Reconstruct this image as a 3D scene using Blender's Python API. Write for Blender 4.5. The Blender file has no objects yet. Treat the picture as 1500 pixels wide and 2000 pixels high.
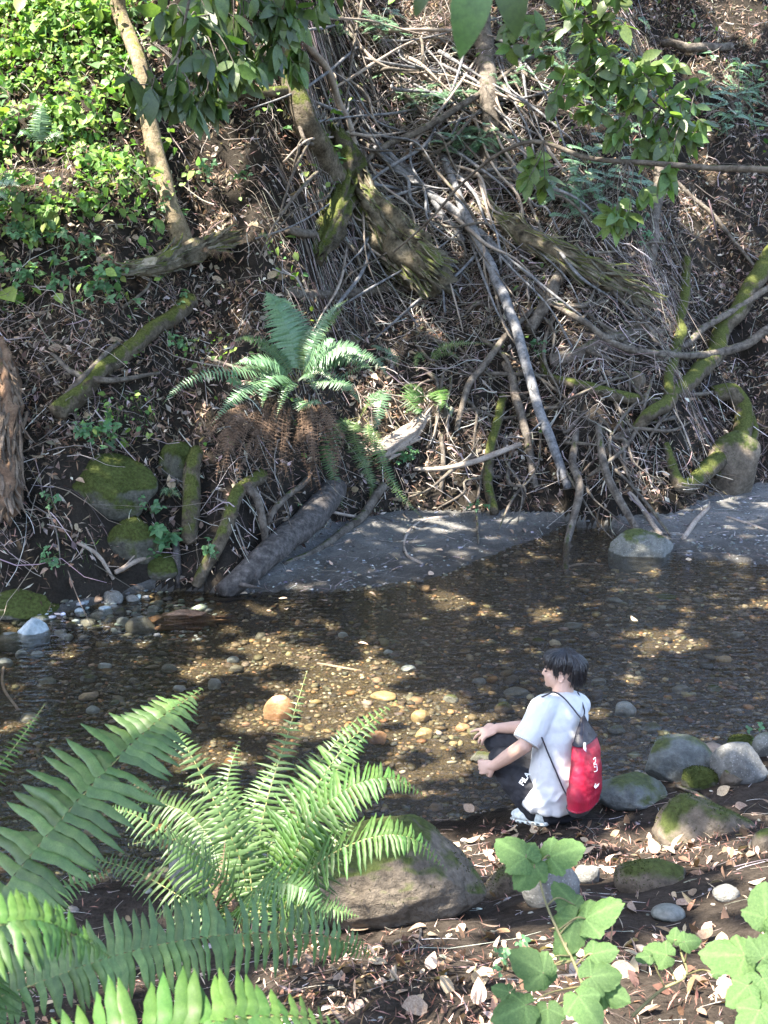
import bpy, bmesh, math, random
import numpy as np
from mathutils import Vector, Matrix

# ------------------------------------------------------------------ camera, world, sun, exposure
scene = bpy.context.scene
CAMZ, PITCH, FPX = 3.2, math.radians(14.0), 2200.0          # FPX: focal length in pixels of a 1500 x 2000 picture
cam_d = bpy.data.cameras.new("camera")
cam = bpy.data.objects.new("camera", cam_d)
scene.collection.objects.link(cam)
cam.location = (0, 0, CAMZ)
cam.rotation_euler = (math.pi / 2 - PITCH, 0, 0)
cam_d.sensor_fit = 'VERTICAL'; cam_d.sensor_height = 24.0; cam_d.sensor_width = 18.0
cam_d.lens = 24.0 * FPX / 2000.0
cam_d.clip_start = 0.05; cam_d.clip_end = 400
cam_d.dof.use_dof = True; cam_d.dof.focus_distance = 7.0; cam_d.dof.aperture_fstop = 9.0
scene.camera = cam

SUN = np.array([-0.42, -0.20, 0.885]); SUN /= np.linalg.norm(SUN)     # direction towards the sun
elev = math.asin(SUN[2]); azim = math.atan2(SUN[0], SUN[1])
world = bpy.data.worlds.new("World"); scene.world = world; world.use_nodes = True
wn = world.node_tree.nodes; wl = world.node_tree.links
sky = wn.new("ShaderNodeTexSky"); sky.sky_type = 'NISHITA'; sky.sun_disc = False
sky.sun_elevation = elev; sky.sun_rotation = azim
sky.air_density = 1.0; sky.dust_density = 2.0; sky.ozone_density = 1.0
bg = wn["Background"]; bg.inputs[1].default_value = 0.15
wl.new(sky.outputs[0], bg.inputs[0])
sl = bpy.data.lights.new("sun", 'SUN'); so = bpy.data.objects.new("sun", sl); scene.collection.objects.link(so)
sl.energy = 5.0; sl.angle = math.radians(0.55); sl.color = (1.0, 0.93, 0.80)
so.rotation_euler = Vector(SUN).to_track_quat('Z', 'Y').to_euler()
vs = scene.view_settings
vs.view_transform = 'Standard'; vs.look = 'None'; vs.gamma = 1.0; vs.use_curve_mapping = False
vs.exposure = 2.8
scene.cycles.max_bounces = 7; scene.cycles.transparent_max_bounces = 12
scene.cycles.diffuse_bounces = 4; scene.cycles.glossy_bounces = 3; scene.cycles.transmission_bounces = 4
scene.cycles.use_denoising = True
scene.cycles.sample_clamp_indirect = 6.0

rng = np.random.default_rng(11)
random.seed(5)
COL = scene.collection
PI = math.pi

# ------------------------------------------------------------------ numpy helpers
def _h(ix, iy, iz, seed):
    n = (ix.astype(np.int64) * 374761393 + iy.astype(np.int64) * 668265263 + iz.astype(np.int64) * 2147483647 + seed * 974634777) & 0xffffffff
    n = ((n ^ (n >> 13)) * 1274126177) & 0xffffffff
    n = (n ^ (n >> 16)) & 0xffffffff
    n = (n * 2246822519) & 0xffffffff
    return ((n ^ (n >> 15)) & 0xffffff) / float(0xffffff) * 2 - 1

def vnoise(p, seed=0):
    p = np.asarray(p, float); i = np.floor(p); f = p - i; i = i.astype(np.int64)
    f = f * f * (3 - 2 * f); x, y, z = i[..., 0], i[..., 1], i[..., 2]; a, b, c = f[..., 0], f[..., 1], f[..., 2]
    def L(u, v, t): return u + (v - u) * t
    return L(L(L(_h(x, y, z, seed), _h(x + 1, y, z, seed), a), L(_h(x, y + 1, z, seed), _h(x + 1, y + 1, z, seed), a), b),
             L(L(_h(x, y, z + 1, seed), _h(x + 1, y, z + 1, seed), a), L(_h(x, y + 1, z + 1, seed), _h(x + 1, y + 1, z + 1, seed), a), b), c)

def fbm(p, oc=4, seed=0):
    s = 0; a = 1.0; t = 0
    for k in range(oc):
        s = s + a * vnoise(p * (2.03 ** k), seed + k * 17); t += a; a *= 0.5
    return s / t

def norm(v):
    v = np.asarray(v, float); return v / (np.linalg.norm(v, axis=-1, keepdims=True) + 1e-12)

def smooth_path(pts, n):
    """Catmull-Rom through rows of pts (any width)."""
    p = np.asarray(pts, float)
    if len(p) == 2: return p[0] + (p[1] - p[0]) * np.linspace(0, 1, n)[:, None]
    P = np.vstack([2 * p[0] - p[1], p, 2 * p[-1] - p[-2]])
    m = len(p) - 1; t = np.linspace(0, m - 1e-9, n); k = t.astype(int); u = (t - k)[:, None]
    a, b, c, d = P[k], P[k + 1], P[k + 2], P[k + 3]
    return 0.5 * ((2 * b) + (c - a) * u + (2 * a - 5 * b + 4 * c - d) * u ** 2 + (-a + 3 * b - 3 * c + d) * u ** 3)

# ------------------------------------------------------------------ object helpers
ORG = {}
def new_mesh(name, V, F, mat, smooth=True, col=None):
    V = np.ascontiguousarray(V, dtype=np.float32); F = np.ascontiguousarray(F, dtype=np.int32)
    me = bpy.data.meshes.new(name)
    me.vertices.add(len(V)); me.vertices.foreach_set("co", V.ravel())
    k = F.shape[1]
    me.loops.add(F.size); me.loops.foreach_set("vertex_index", F.ravel())
    me.polygons.add(len(F)); me.polygons.foreach_set("loop_start", np.arange(0, F.size, k, dtype=np.int32))
    try: me.polygons.foreach_set("loop_total", np.full(len(F), k, dtype=np.int32))
    except Exception: pass
    me.polygons.foreach_set("use_smooth", np.full(len(F), smooth))
    if col is not None:
        a = me.color_attributes.new("Col", 'FLOAT_COLOR', 'POINT')
        c = np.ones((len(V), 4), np.float32); c[:, :3] = col; a.data.foreach_set("color", c.ravel())
    me.update(calc_edges=True)
    if mat: me.materials.append(mat)
    return me

def props(o, label=None, cat=None, group=None, kind=None):
    if label: o["label"] = label
    if cat: o["category"] = cat
    if group: o["group"] = group
    if kind: o["kind"] = kind
    return o

def obj(name, V, F, mat, parent=None, smooth=True, col=None, org=None, **kw):
    """One mesh object from world coordinates; its origin is its parent's origin, or org."""
    if parent is not None: o0 = ORG[parent]
    elif org is not None: o0 = np.asarray(org, float)
    else: o0 = np.zeros(3)
    me = new_mesh(name, np.asarray(V) - o0, F, mat, smooth, col)
    o = bpy.data.objects.new(name, me); COL.objects.link(o)
    if parent is not None: o.parent = parent
    else: o.location = o0
    ORG[o] = o0
    return props(o, **kw)

def empty(name, loc, **kw):
    o = bpy.data.objects.new(name, None); COL.objects.link(o); o.location = loc; o.empty_display_size = 0.1
    ORG[o] = np.asarray(loc, float); return props(o, **kw)

def inst(name, me, parent, R, pos, scale=1.0, **kw):
    """An object sharing mesh me, with rotation columns R (3x3), at world pos, under parent."""
    o = bpy.data.objects.new(name, me); COL.objects.link(o)
    o0 = ORG[parent] if parent is not None else np.zeros(3)
    if parent is not None: o.parent = parent
    m = np.eye(4); m[:3, :3] = R * scale; m[:3, 3] = np.asarray(pos) - o0
    o.matrix_basis = Matrix(m.tolist()); ORG[o] = np.asarray(pos)
    return props(o, **kw)

def join(parts):
    Vs, Fs, n = [], [], 0
    for V, F in parts:
        Vs.append(V); Fs.append(F + n); n += len(V)
    return np.vstack(Vs), np.vstack(Fs)

def grid_faces(n, m, closed=False):
    i = np.arange(n - 1)[:, None]; j = np.arange(m if closed else m - 1)[None, :]; j2 = (j + 1) % m
    a = (i * m + j).ravel(); b = (i * m + j2).ravel(); c = ((i + 1) * m + j2).ravel(); d = ((i + 1) * m + j).ravel()
    return np.vstack([np.stack([a, b, c], 1), np.stack([a, c, d], 1)])

def tube(pts, rad, sides=10, seg=None, noise=0.0, seed=0, squash=1.0, nscale=6.0, ridge=0.0, jag=0.0):
    pts = np.asarray(pts, float); rad = np.asarray(rad, float)
    if rad.ndim == 0: rad = np.full(len(pts), float(rad))
    ln = np.linalg.norm(np.diff(pts, axis=0), axis=1).sum()
    if seg is None: seg = int(np.clip(ln / 0.07, 6, 60))
    q = smooth_path(np.column_stack([pts, rad]), seg); p, r = q[:, :3], np.maximum(q[:, 3], 1e-4)
    if noise and noise < .29: p = p + np.stack([vnoise(p * 2.6 + 7 * k_, seed + k_) for k_ in range(3)], -1) * np.minimum(r * .8, .05)[:, None] * min(1, noise * 9) * np.clip(np.linspace(0, 8, len(p)), 0, 1)[:, None]
    T = norm(np.gradient(p, axis=0))
    up = np.array([0, 0, 1.0]) if abs(T[0, 2]) < .9 else np.array([0, 1.0, 0])
    n = norm(np.cross(T[0], up)); N = [n]
    for k in range(1, len(p)):
        n = N[-1] - T[k] * np.dot(N[-1], T[k]); N.append(norm(n))
    N = np.array(N); B = np.cross(T, N)
    a = np.linspace(0, 2 * PI, sides, endpoint=False)
    ring = N[:, None] * np.cos(a)[None, :, None] + B[:, None] * np.sin(a)[None, :, None] * squash
    rr = np.broadcast_to(r[:, None], (len(p), sides)).copy()
    if noise: rr = rr * (1 + noise * fbm(p[:, None] * nscale + ring * 1.3, 3, seed))
    if ridge:
        s = np.linspace(0, ln, len(p))[:, None]
        rr = rr * (1 + ridge * fbm(np.stack([np.cos(a)[None] * 4.2 + 0 * s, np.sin(a)[None] * 4.2 + 0 * s, s * 1.1 + 0 * a[None]], -1) * 1.5, 3, seed + 5))
    V = p[:, None] + ring * rr[..., None]
    if jag:
        j = jag * (vnoise(np.stack([a * 2.2, a * 0 + seed, a * 0], 1), seed + 9))[:, None]
        V[0] += T[0] * j * -1; V[-1] += T[-1] * j
    V = V.reshape(-1, 3); F = grid_faces(len(p), sides, True)
    c0 = len(V); V = np.vstack([V, p[0] - T[0] * r[0] * .15, p[-1] + T[-1] * r[-1] * .3])
    k = np.arange(sides); k2 = (k + 1) % sides; o = (len(p) - 1) * sides
    F = np.vstack([F, np.stack([k2, k, np.full(sides, c0)], 1), np.stack([o + k, o + k2, np.full(sides, c0 + 1)], 1)])
    return V, F

_ico = {}
def ico(sub):
    if sub not in _ico:
        bm = bmesh.new(); bmesh.ops.create_icosphere(bm, subdivisions=sub, radius=1.0)
        _ico[sub] = (np.array([v.co[:] for v in bm.verts]), np.array([[v.index for v in f.verts] for f in bm.faces])); bm.free()
    V, F = _ico[sub]; return V.copy(), F.copy()

def basis(x, n):
    """Orthonormal columns with x first and z near n; arrays ok."""
    x = norm(x); y = norm(np.cross(n, x)); z = np.cross(x, y)
    return np.stack([x, y, z], -1)

def scatter(TV, TF, pos, R, scale):
    """Copies of a small template: pos (N,3), R (N,3,3), scale (N,) or (N,3)."""
    pos = np.asarray(pos); n = len(pos); scale = np.asarray(scale, float)
    if scale.ndim == 1: scale = scale[:, None] * np.ones(3)
    V = np.einsum('nij,nkj->nki', R, TV[None] * scale[:, None, :]) + pos[:, None]
    F = TF[None] + (np.arange(n) * len(TV))[:, None, None]
    return V.reshape(-1, 3), F.reshape(-1, TF.shape[1])

def rot_rand(n, tilt=0.5):
    a = rng.uniform(0, 2 * PI, n); x = np.stack([np.cos(a), np.sin(a), rng.normal(0, tilt, n)], 1)
    nn = np.stack([rng.normal(0, tilt, n), rng.normal(0, tilt, n), np.ones(n)], 1)
    return basis(x, nn)

# ------------------------------------------------------------------ camera geometry, as an aid for placing things
CF = np.array([0, math.cos(PITCH), -math.sin(PITCH)]); CU = np.array([0, math.sin(PITCH), math.cos(PITCH)]); CC = np.array([0, 0, CAMZ])
def W(u, v, d):
    u = np.asarray(u, float); v = np.asarray(v, float); d = np.asarray(d, float)
    r = np.stack([(u - 750) / FPX + 0 * v, CF[1] - (v - 1000) / FPX * CU[1] + 0 * u, CF[2] - (v - 1000) / FPX * CU[2] + 0 * u], -1)
    return CC + r * d[..., None]
def project(p):
    q = np.asarray(p) - CC; z = q @ CF
    return 750 + FPX * q[..., 0] / z, 1000 - FPX * (q @ CU) / z, z
def plane0(u, v, z=0.0):
    d0 = W(u, v, 1.0) - CC; t = (z - CAMZ) / d0[2]; return CC + d0 * t

# ------------------------------------------------------------------ terrain heights
def line(px, z=0.0):
    p = np.array([plane0(u, v, z) for u, v in px]); o = np.argsort(p[:, 0]); return p[o, 0], p[o, 1]
FAR = line([(-600, 1235), (-200, 1215), (0, 1205), (130, 1195), (300, 1160), (430, 1165), (560, 1150), (740, 1155), (860, 1130), (960, 1090),
            (1050, 1055), (1110, 1030), (1180, 1035), (1330, 1092), (1500, 1105), (1900, 1120)])
NEAR = line([(-600, 1850), (-200, 1790), (0, 1760), (200, 1720), (450, 1680), (600, 1650), (900, 1610), (1000, 1580), (1100, 1570), (1200, 1545),
             (1300, 1500), (1400, 1475), (1500, 1445), (1900, 1380)])
BASE = line([(-600, 1215), (-200, 1195), (0, 1188), (130, 1178), (300, 1140), (430, 1140), (560, 1085), (650, 1025), (800, 1000), (1100, 1003),
             (1200, 1015), (1330, 1005), (1400, 965), (1500, 945), (1900, 935)], 0.12)
HPX = [0, .35, 1.2, 2.5, 5, 9, 15, 30]; HPY = [0, .38, 1.25, 2.35, 5.0, 9.0, 14, 24]
NPX = [0, .3, 1, 2, 3, 5, 8, 20]; NPY = [0, .09, .2, .62, 1.02, 1.55, 1.9, 2.5]
def height(x, y):
    x = np.asarray(x, float); y = np.asarray(y, float)
    wob = 0.10 * vnoise(np.stack([x * 1.7, x * 0, x * 0], -1), 3) + 0.04 * vnoise(np.stack([x * 6, x * 0, x * 0], -1), 4)
    yf = np.interp(x, *FAR) + wob; yn = np.interp(x, *NEAR) + wob * .6; yb = np.maximum(np.interp(x, *BASE) + wob, yf + .05)
    p = np.stack([x, y, x * 0], -1)
    big = fbm(p * 0.55, 3, 21); mid = fbm(p * 1.9, 3, 31); fine = fbm(p * 7, 3, 41)
    d1 = y - yf; d2 = yn - y; e = y - yb
    bed = -0.16 * np.clip(np.minimum(-d1, -d2) / 0.7, 0, 1) ** .7 + 0.035 * mid + .008 * fine
    bar = 0.13 * np.clip(d1 / np.maximum(yb - yf, .1), 0, 1) ** .8 + .012 * mid + .010 * fine
    em = np.clip(e, 0, None)
    hill = 0.13 + np.interp(em, HPX, HPY) + np.clip(em / 1.0, 0, 1) * (0.34 * big + 0.16 * mid) + np.clip(em / .3, 0, 1) * (.06 * mid + .035 * fine)
    dn = np.clip(d2, 0, None)
    near = np.interp(dn, NPX, NPY) + np.clip(dn / .6, 0, 1) * (.05 * mid + .014 * fine) + np.clip(dn / 2, 0, 1) * .08 * big
    w1 = np.clip(d1 / .12, 0, 1); w2 = np.clip(d2 / .12, 0, 1); w3 = np.clip(e / .15, 0, 1)
    h = bed * (1 - w1) * (1 - w2) + w2 * near + w1 * ((1 - w3) * bar + w3 * hill)
    zone = np.where(d2 > 0.0, 3, np.where(d1 < 0.0, 0, np.where(e < 0, 1, 2)))
    return h, zone
GX = np.arange(-16, 16.01, .05); GY = np.arange(-3, 27.01, .05)
GH, GZ = height(*np.meshgrid(GX, GY, indexing='ij'))
def H(x, y):
    a = np.clip((np.asarray(x, float) + 16) / .05, 0, len(GX) - 1.001); b = np.clip((np.asarray(y, float) + 3) / .05, 0, len(GY) - 1.001)
    i = a.astype(int); j = b.astype(int); f = a - i; g = b - j
    return (GH[i, j] * (1 - f) + GH[i + 1, j] * f) * (1 - g) + (GH[i, j + 1] * (1 - f) + GH[i + 1, j + 1] * f) * g
def ZN(x, y):
    a = np.clip(np.rint((np.asarray(x) + 16) / .05), 0, len(GX) - 1).astype(int); b = np.clip(np.rint((np.asarray(y) + 3) / .05), 0, len(GY) - 1).astype(int)
    return GZ[a, b]
def Nrm(x, y):
    e = .08; return norm(np.stack([H(x - e, y) - H(x + e, y), H(x, y - e) - H(x, y + e), np.full(np.shape(x), 2 * e)], -1))
def PD(u, v):
    """depth at which the line of sight through (u, v) meets the ground"""
    u = np.atleast_1d(np.asarray(u, float)); v = np.atleast_1d(np.asarray(v, float)); d = np.full(u.shape, 1.2); done = np.zeros(u.shape, bool)
    while d.min() < 24 and not done.all():
        p = W(u, v, d); hit = p[:, 2] < H(p[:, 0], p[:, 1]); done |= hit; d = np.where(done, d, d + .03)
        if (~done).any() and d[~done].min() > 24: break
    return d
def P(u, v, off=0.0):
    """ground point seen at (u, v), moved off metres back along the line of sight"""
    return W(float(u), float(v), float(PD(u, v)[0]) - off)

# ------------------------------------------------------------------ materials
def nodes(name):
    m = bpy.data.materials.new(name); m.use_nodes = True; return m, m.node_tree.nodes, m.node_tree.links
def M(name, c1, c2, scale=4.0, rough=.8, bump=.3, bscale=30., attr=False, objrnd=0.0, moss=None, mossat=.35, mossc=(.045, .055, .016),
      transl=0.0, spec=.4, stretch=None, speck=None, wetz=None, hue=0.0, coat=0.0, fine=(.62, 1.4)):
    m, N, L = nodes(name); B = N["Principled BSDF"]
    tc = N.new("ShaderNodeTexCoord"); co = tc.outputs["Object"]
    if stretch:
        mp = N.new("ShaderNodeMapping"); mp.inputs["Scale"].default_value = stretch; L.new(co, mp.inputs[0]); co = mp.outputs[0]
    def noise(s, det=5, rg=.6):
        n = N.new("ShaderNodeTexNoise"); n.inputs["Scale"].default_value = s; n.inputs["Detail"].default_value = det; n.inputs["Roughness"].default_value = rg
        L.new(co, n.inputs["Vector"]); return n.outputs["Fac"]
    def mix(f, a, b, mode='MIX'):
        x = N.new("ShaderNodeMix"); x.data_type = 'RGBA'; x.blend_type = mode
        if isinstance(f, float): x.inputs[0].default_value = f
        else: L.new(f, x.inputs[0])
        for s, k in ((a, 6), (b, 7)):
            if isinstance(s, tuple): x.inputs[k].default_value = (*s, 1)
            else: L.new(s, x.inputs[k])
        return x.outputs[2]
    def rng_(f, a, b, c=0., d=1.):
        r = N.new("ShaderNodeMapRange"); L.new(f, r.inputs[0]); r.inputs[1].default_value = a; r.inputs[2].default_value = b
        r.inputs[3].default_value = c; r.inputs[4].default_value = d; return r.outputs[0]
    def math_(op, a, b):
        x = N.new("ShaderNodeMath"); x.operation = op
        for s, k in ((a, 0), (b, 1)):
            if isinstance(s, (int, float)): x.inputs[k].default_value = s
            else: L.new(s, x.inputs[k])
        return x.outputs[0]
    n1 = noise(scale)
    c = mix(rng_(n1, .3, .7), c1, c2)
    if attr:
        at = N.new("ShaderNodeAttribute"); at.attribute_name = "Col"; c = mix(1.0, c, at.outputs["Color"], 'MULTIPLY')
    n2 = noise(bscale, 6, .7)
    c = mix(1.0, c, mix(rng_(n2, .25, .75), (fine[0],) * 3, (fine[1],) * 3), 'MULTIPLY')
    if objrnd or hue:
        oi = N.new("ShaderNodeObjectInfo")
        hs = N.new("ShaderNodeHueSaturation"); L.new(c, hs.inputs["Color"])
        L.new(rng_(oi.outputs["Random"], 0, 1, 1 - objrnd, 1 + objrnd), hs.inputs["Value"])
        fr = math_('FRACT', math_('MULTIPLY', oi.outputs["Random"], 37.7), 0.0)
        L.new(rng_(fr, 0, 1, .5 - hue, .5 + hue), hs.inputs["Hue"]); c = hs.outputs[0]
    if speck:
        v = N.new("ShaderNodeTexVoronoi"); v.inputs["Scale"].default_value = speck[1]; L.new(co, v.inputs["Vector"])
        c = mix(rng_(v.outputs["Distance"], .12, .3, .8, 0.), c, speck[0])
    if moss:
        g = N.new("ShaderNodeNewGeometry"); sx = N.new("ShaderNodeSeparateXYZ"); L.new(g.outputs["Normal"], sx.inputs[0])
        f = rng_(math_('ADD', math_('MULTIPLY', sx.outputs[2], .5), math_('MULTIPLY', noise(scale * .9 + 1.3, 5), 1.2)), 1.27 - moss, 1.27 - moss + .16)
        mc = mix(rng_(noise(bscale * 1.5), .3, .7), tuple(k * .6 for k in mossc), tuple(k * 1.6 for k in mossc))
        c = mix(f, c, mc)
    L.new(c, B.inputs["Base Color"])
    B.inputs["Roughness"].default_value = rough; B.inputs["Specular IOR Level"].default_value = spec
    if coat: B.inputs["Coat Weight"].default_value = coat
    if bump:
        b = N.new("ShaderNodeBump"); b.inputs["Strength"].default_value = bump; b.inputs["Distance"].default_value = .02; L.new(n2, b.inputs["Height"])
        L.new(b.outputs[0], B.inputs["Normal"])
    if wetz is not None:      # a wet band: darker and glossier up to this height
        g = N.new("ShaderNodeNewGeometry"); sx = N.new("ShaderNodeSeparateXYZ"); L.new(g.outputs["Position"], sx.inputs[0])
        wf = rng_(math_('ADD', sx.outputs[2], math_('MULTIPLY', n1, .06)), wetz + .03, wetz + .10, 1., 0.)
        c2_ = mix(wf, c, mix(1.0, c, (.42, .4, .38), 'MULTIPLY')); L.new(c2_, B.inputs["Base Color"])
        L.new(rng_(wf, 0, 1, rough, .28), B.inputs["Roughness"])
    if transl:
        out = N["Material Output"]; t = N.new("ShaderNodeBsdfTranslucent"); L.new(mix(1.0, c, (1.5, 1.7, .8), 'MULTIPLY'), t.inputs[0])
        ms = N.new("ShaderNodeMixShader"); ms.inputs[0].default_value = transl; L.new(B.outputs[0], ms.inputs[1]); L.new(t.outputs[0], ms.inputs[2]); L.new(ms.outputs[0], out.inputs[0])
    return m

ONE = (1., 1., 1.); Z8 = (.8, .8, .8)
m_soil = M("forest soil", (.009, .008, .0065), (.036, .030, .025), 2.2, .9, .8, 45, spec=0.04)
m_nsoil = M("bank soil", (.020, .016, .013), (.060, .048, .039), 2.6, .95, 1.0, 40, fine=(.35, 1.5), wetz=.06, spec=0.05)
m_sand = M("wet grey sand", (.075, .073, .070), (.155, .150, .142), 2.4, .85, 1.0, 45, spec=.2, fine=(.4, 1.5), wetz=.03)
m_bed = M("creek bed silt", (.020, .017, .011), (.085, .068, .045), 45., .8, 1.0, 90, fine=(.35, 1.6), spec=0.1)
m_peb = M("pebble stone", Z8, ONE, 14, .55, .3, 60, attr=True, spec=0.2)
m_rock = M("grey boulder stone", (.08, .08, .072), (.17, .17, .155), 3.0, .8, .5, 26, moss=.30, speck=((.24, .25, .23), 60.), spec=0.2)
m_rock_l = M("pale boulder stone", (.10, .097, .088), (.22, .215, .20), 4.0, .8, .9, 26, fine=(.55, 1.35), speck=((.28, .28, .26), 70.), spec=0.2)
m_rock_d = M("dark blue grey boulder stone", (.075, .082, .078), (.165, .172, .162), 4.0, .65, 1.0, 20, moss=.36, fine=(.4, 1.5), spec=0.25)
m_rock_m = M("mossy boulder stone", (.05, .05, .04), (.12, .115, .095), 3.0, .85, 1.0, 26, moss=.74, fine=(.35, 1.6), spec=0.08)
m_rock_b = M("brown boulder stone", (.080, .064, .048), (.170, .142, .112), 3.5, .85, 1.0, 22, moss=.42, fine=(.4, 1.5), spec=0.12)
m_rock_o = M("orange creek stone", (.20, .115, .065), (.30, .19, .12), 8.0, .5, .3, 40)
m_rock_y = M("yellow creek stone", (.17, .13, .07), (.28, .22, .12), 8.0, .5, .3, 40)
m_rock_w = M("bluish white stone", (.16, .20, .22), (.36, .40, .42), 6.0, .5, .4, 26)
m_rock_g = M("smooth dark creek stone", (.085, .09, .08), (.15, .155, .14), 5.0, .45, .2, 40)
m_bark = M("grey brown bark", (.045, .036, .030), (.18, .155, .13), 9.0, .85, 1.0, 34, moss=.22, fine=(.45, 1.5), spec=0.1)
m_barkm = M("mossy bark", (.035, .028, .020), (.15, .125, .095), 7.0, .9, 1.0, 34, moss=.55, fine=(.4, 1.55), mossc=(.060, .068, .020), spec=0.06)
m_bark_d = M("dark wet bark", (.022, .019, .018), (.11, .098, .092), 16.0, .75, 1.0, 28, wetz=.04, spec=.25, fine=(.35, 1.6))
m_bark_p = M("pale dry wood", (.18, .14, .115), (.33, .28, .235), 8.0, .8, .4, 50, spec=0.1)
m_bark_t = M("tan tree bark", (.10, .08, .05), (.25, .20, .135), 8.0, .85, 1.0, 30, fine=(.5, 1.4), moss=.33, mossc=(.10, .10, .03), spec=0.1)
m_bark_g = M("blue grey dead branch", (.06, .06, .065), (.24, .235, .24), 12.0, .75, .8, 34, fine=(.5, 1.4), spec=0.15)
m_spl = M("grey wood splinter", (.07, .062, .046), (.23, .205, .165), 5.0, .9, .7, 50, moss=.5, mossc=(.07, .08, .025), objrnd=.5, spec=0.08)
m_rot = M("rotten splintered wood", (.022, .018, .013), (.19, .16, .115), 7.0, .9, .9, 32, moss=.22, mossc=(.07, .08, .025), spec=0.05)
m_rotr = M("red brown rotten wood", (.09, .05, .032), (.24, .16, .11), 6.0, .9, .9, 32, moss=.1, spec=0.05)
m_twig = M("dry twig", Z8, ONE, 9, .8, .2, 60, attr=True, spec=0.08)
m_twigo = M("loose dry twig", (.15, .125, .11), (.30, .265, .24), 9, .8, .2, 60, objrnd=.35, spec=0.08)
m_litter = M("dead leaf litter", Z8, ONE, 12, .75, .2, 50, attr=True, transl=.12, spec=0.08)
m_dleaf = M("fallen dry leaf", (.22, .15, .10), (.44, .34, .25), 14, .7, .25, 60, objrnd=.45, hue=.02, transl=.12, spec=0.12)
m_leafg = M("ground cover leaf", Z8, ONE, 9, .5, .15, 50, attr=True, transl=.30, spec=0.25)
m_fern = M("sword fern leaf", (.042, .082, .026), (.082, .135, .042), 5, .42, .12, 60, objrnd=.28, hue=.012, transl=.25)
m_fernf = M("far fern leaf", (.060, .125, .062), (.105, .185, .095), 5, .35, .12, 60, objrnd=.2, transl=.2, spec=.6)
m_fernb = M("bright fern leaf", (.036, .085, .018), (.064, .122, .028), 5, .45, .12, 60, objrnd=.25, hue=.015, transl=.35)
m_fernd = M("dead fern leaf", (.055, .036, .025), (.155, .105, .075), 6, .85, .2, 60, objrnd=.25, spec=0.05)
m_rach = M("fern midrib", (.16, .15, .05), (.22, .20, .08), 8, .6, .2, 60)
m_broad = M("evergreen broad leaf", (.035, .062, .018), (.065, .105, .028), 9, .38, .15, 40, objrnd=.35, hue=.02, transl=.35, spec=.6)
m_broad2 = M("lit broad leaf", (.055, .095, .028), (.11, .165, .045), 9, .38, .15, 40, objrnd=.35, hue=.025, transl=.4, spec=.6)  # lighter copy of the broad leaf, its sunlit look put into the colour
m_thim = M("lobed bramble leaf", (.046, .095, .027), (.078, .138, .042), 12, .6, .35, 45, attr=True, objrnd=.15, transl=.35)
m_bram = M("bramble leaf", (.05, .125, .055), (.09, .19, .085), 12, .45, .25, 45, objrnd=.25, transl=.3)
m_stem = M("green brown stem", (.09, .085, .035), (.15, .13, .06), 12, .6, .2, 45)
m_canopy = M("overhead canopy leaf", (.04, .075, .02), (.08, .13, .035), 3, .6, 0, 20, transl=.3)
m_moss = M("moss strand", Z8, ONE, 12, .9, 0, 45, attr=True, transl=.2, spec=0.05)
# water: see-through with a mirror-like skin, no refraction, so that sun and shade reach the bed
m_water, N, L = nodes("clear shallow creek water")
N.remove(N["Principled BSDF"])
tr = N.new("ShaderNodeBsdfTransparent"); tr.inputs[0].default_value = (.93, .90, .83, 1)
gl = N.new("ShaderNodeBsdfGlossy"); gl.inputs["Roughness"].default_value = .02; gl.inputs[0].default_value = (1, 1, 1, 1)
fr = N.new("ShaderNodeFresnel"); fr.inputs["IOR"].default_value = 1.33
ms = N.new("ShaderNodeMixShader"); tcw = N.new("ShaderNodeTexCoord")
mpw = N.new("ShaderNodeMapping"); mpw.inputs["Scale"].default_value = (1.0, 1.9, 1); L.new(tcw.outputs["Object"], mpw.inputs[0])
nz = N.new("ShaderNodeTexNoise"); nz.inputs["Scale"].default_value = 9; nz.inputs["Detail"].default_value = 4; nz.inputs["Roughness"].default_value = .55; nz.inputs["Distortion"].default_value = .6
L.new(mpw.outputs[0], nz.inputs["Vector"])
bpw = N.new("ShaderNodeBump"); bpw.inputs["Strength"].default_value = .5; bpw.inputs["Distance"].default_value = .03
L.new(nz.outputs["Fac"], bpw.inputs["Height"]); L.new(bpw.outputs[0], gl.inputs["Normal"]); L.new(bpw.outputs[0], fr.inputs["Normal"])
L.new(fr.outputs[0], ms.inputs[0]); L.new(tr.outputs[0], ms.inputs[1]); L.new(gl.outputs[0], ms.inputs[2]); L.new(ms.outputs[0], N["Material Output"].inputs[0])

# ------------------------------------------------------------------ terrain, water
xs = np.concatenate([np.linspace(-16, -6.2, 50), np.arange(-6, 6.01, .055), np.linspace(6.2, 16, 50)])
ys = np.concatenate([np.linspace(-3, 2.2, 30), np.arange(2.3, 20.5, .055), np.linspace(20.7, 27, 40)])
X, Y = np.meshgrid(xs, ys, indexing='ij'); hh, zz = height(X, Y)
hfine = .018 * fbm(np.stack([X * 14, Y * 14, X * 0], -1), 3, 77) * np.where(zz == 2, 1.6, np.where(zz == 3, .9, .7))
hfine = hfine + np.where(zz == 2, .05 * np.abs(fbm(np.stack([X * 5, Y * 5, X * 0], -1), 3, 78)) - .03, 0) * np.clip((Y - np.interp(X, *BASE)) / .4, 0, 1)
V0 = np.stack([X, Y, hh + hfine], -1).reshape(-1, 3); F0 = grid_faces(len(xs), len(ys))[:, ::-1]
fz = zz.reshape(-1)[F0[:, 0]]
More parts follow.
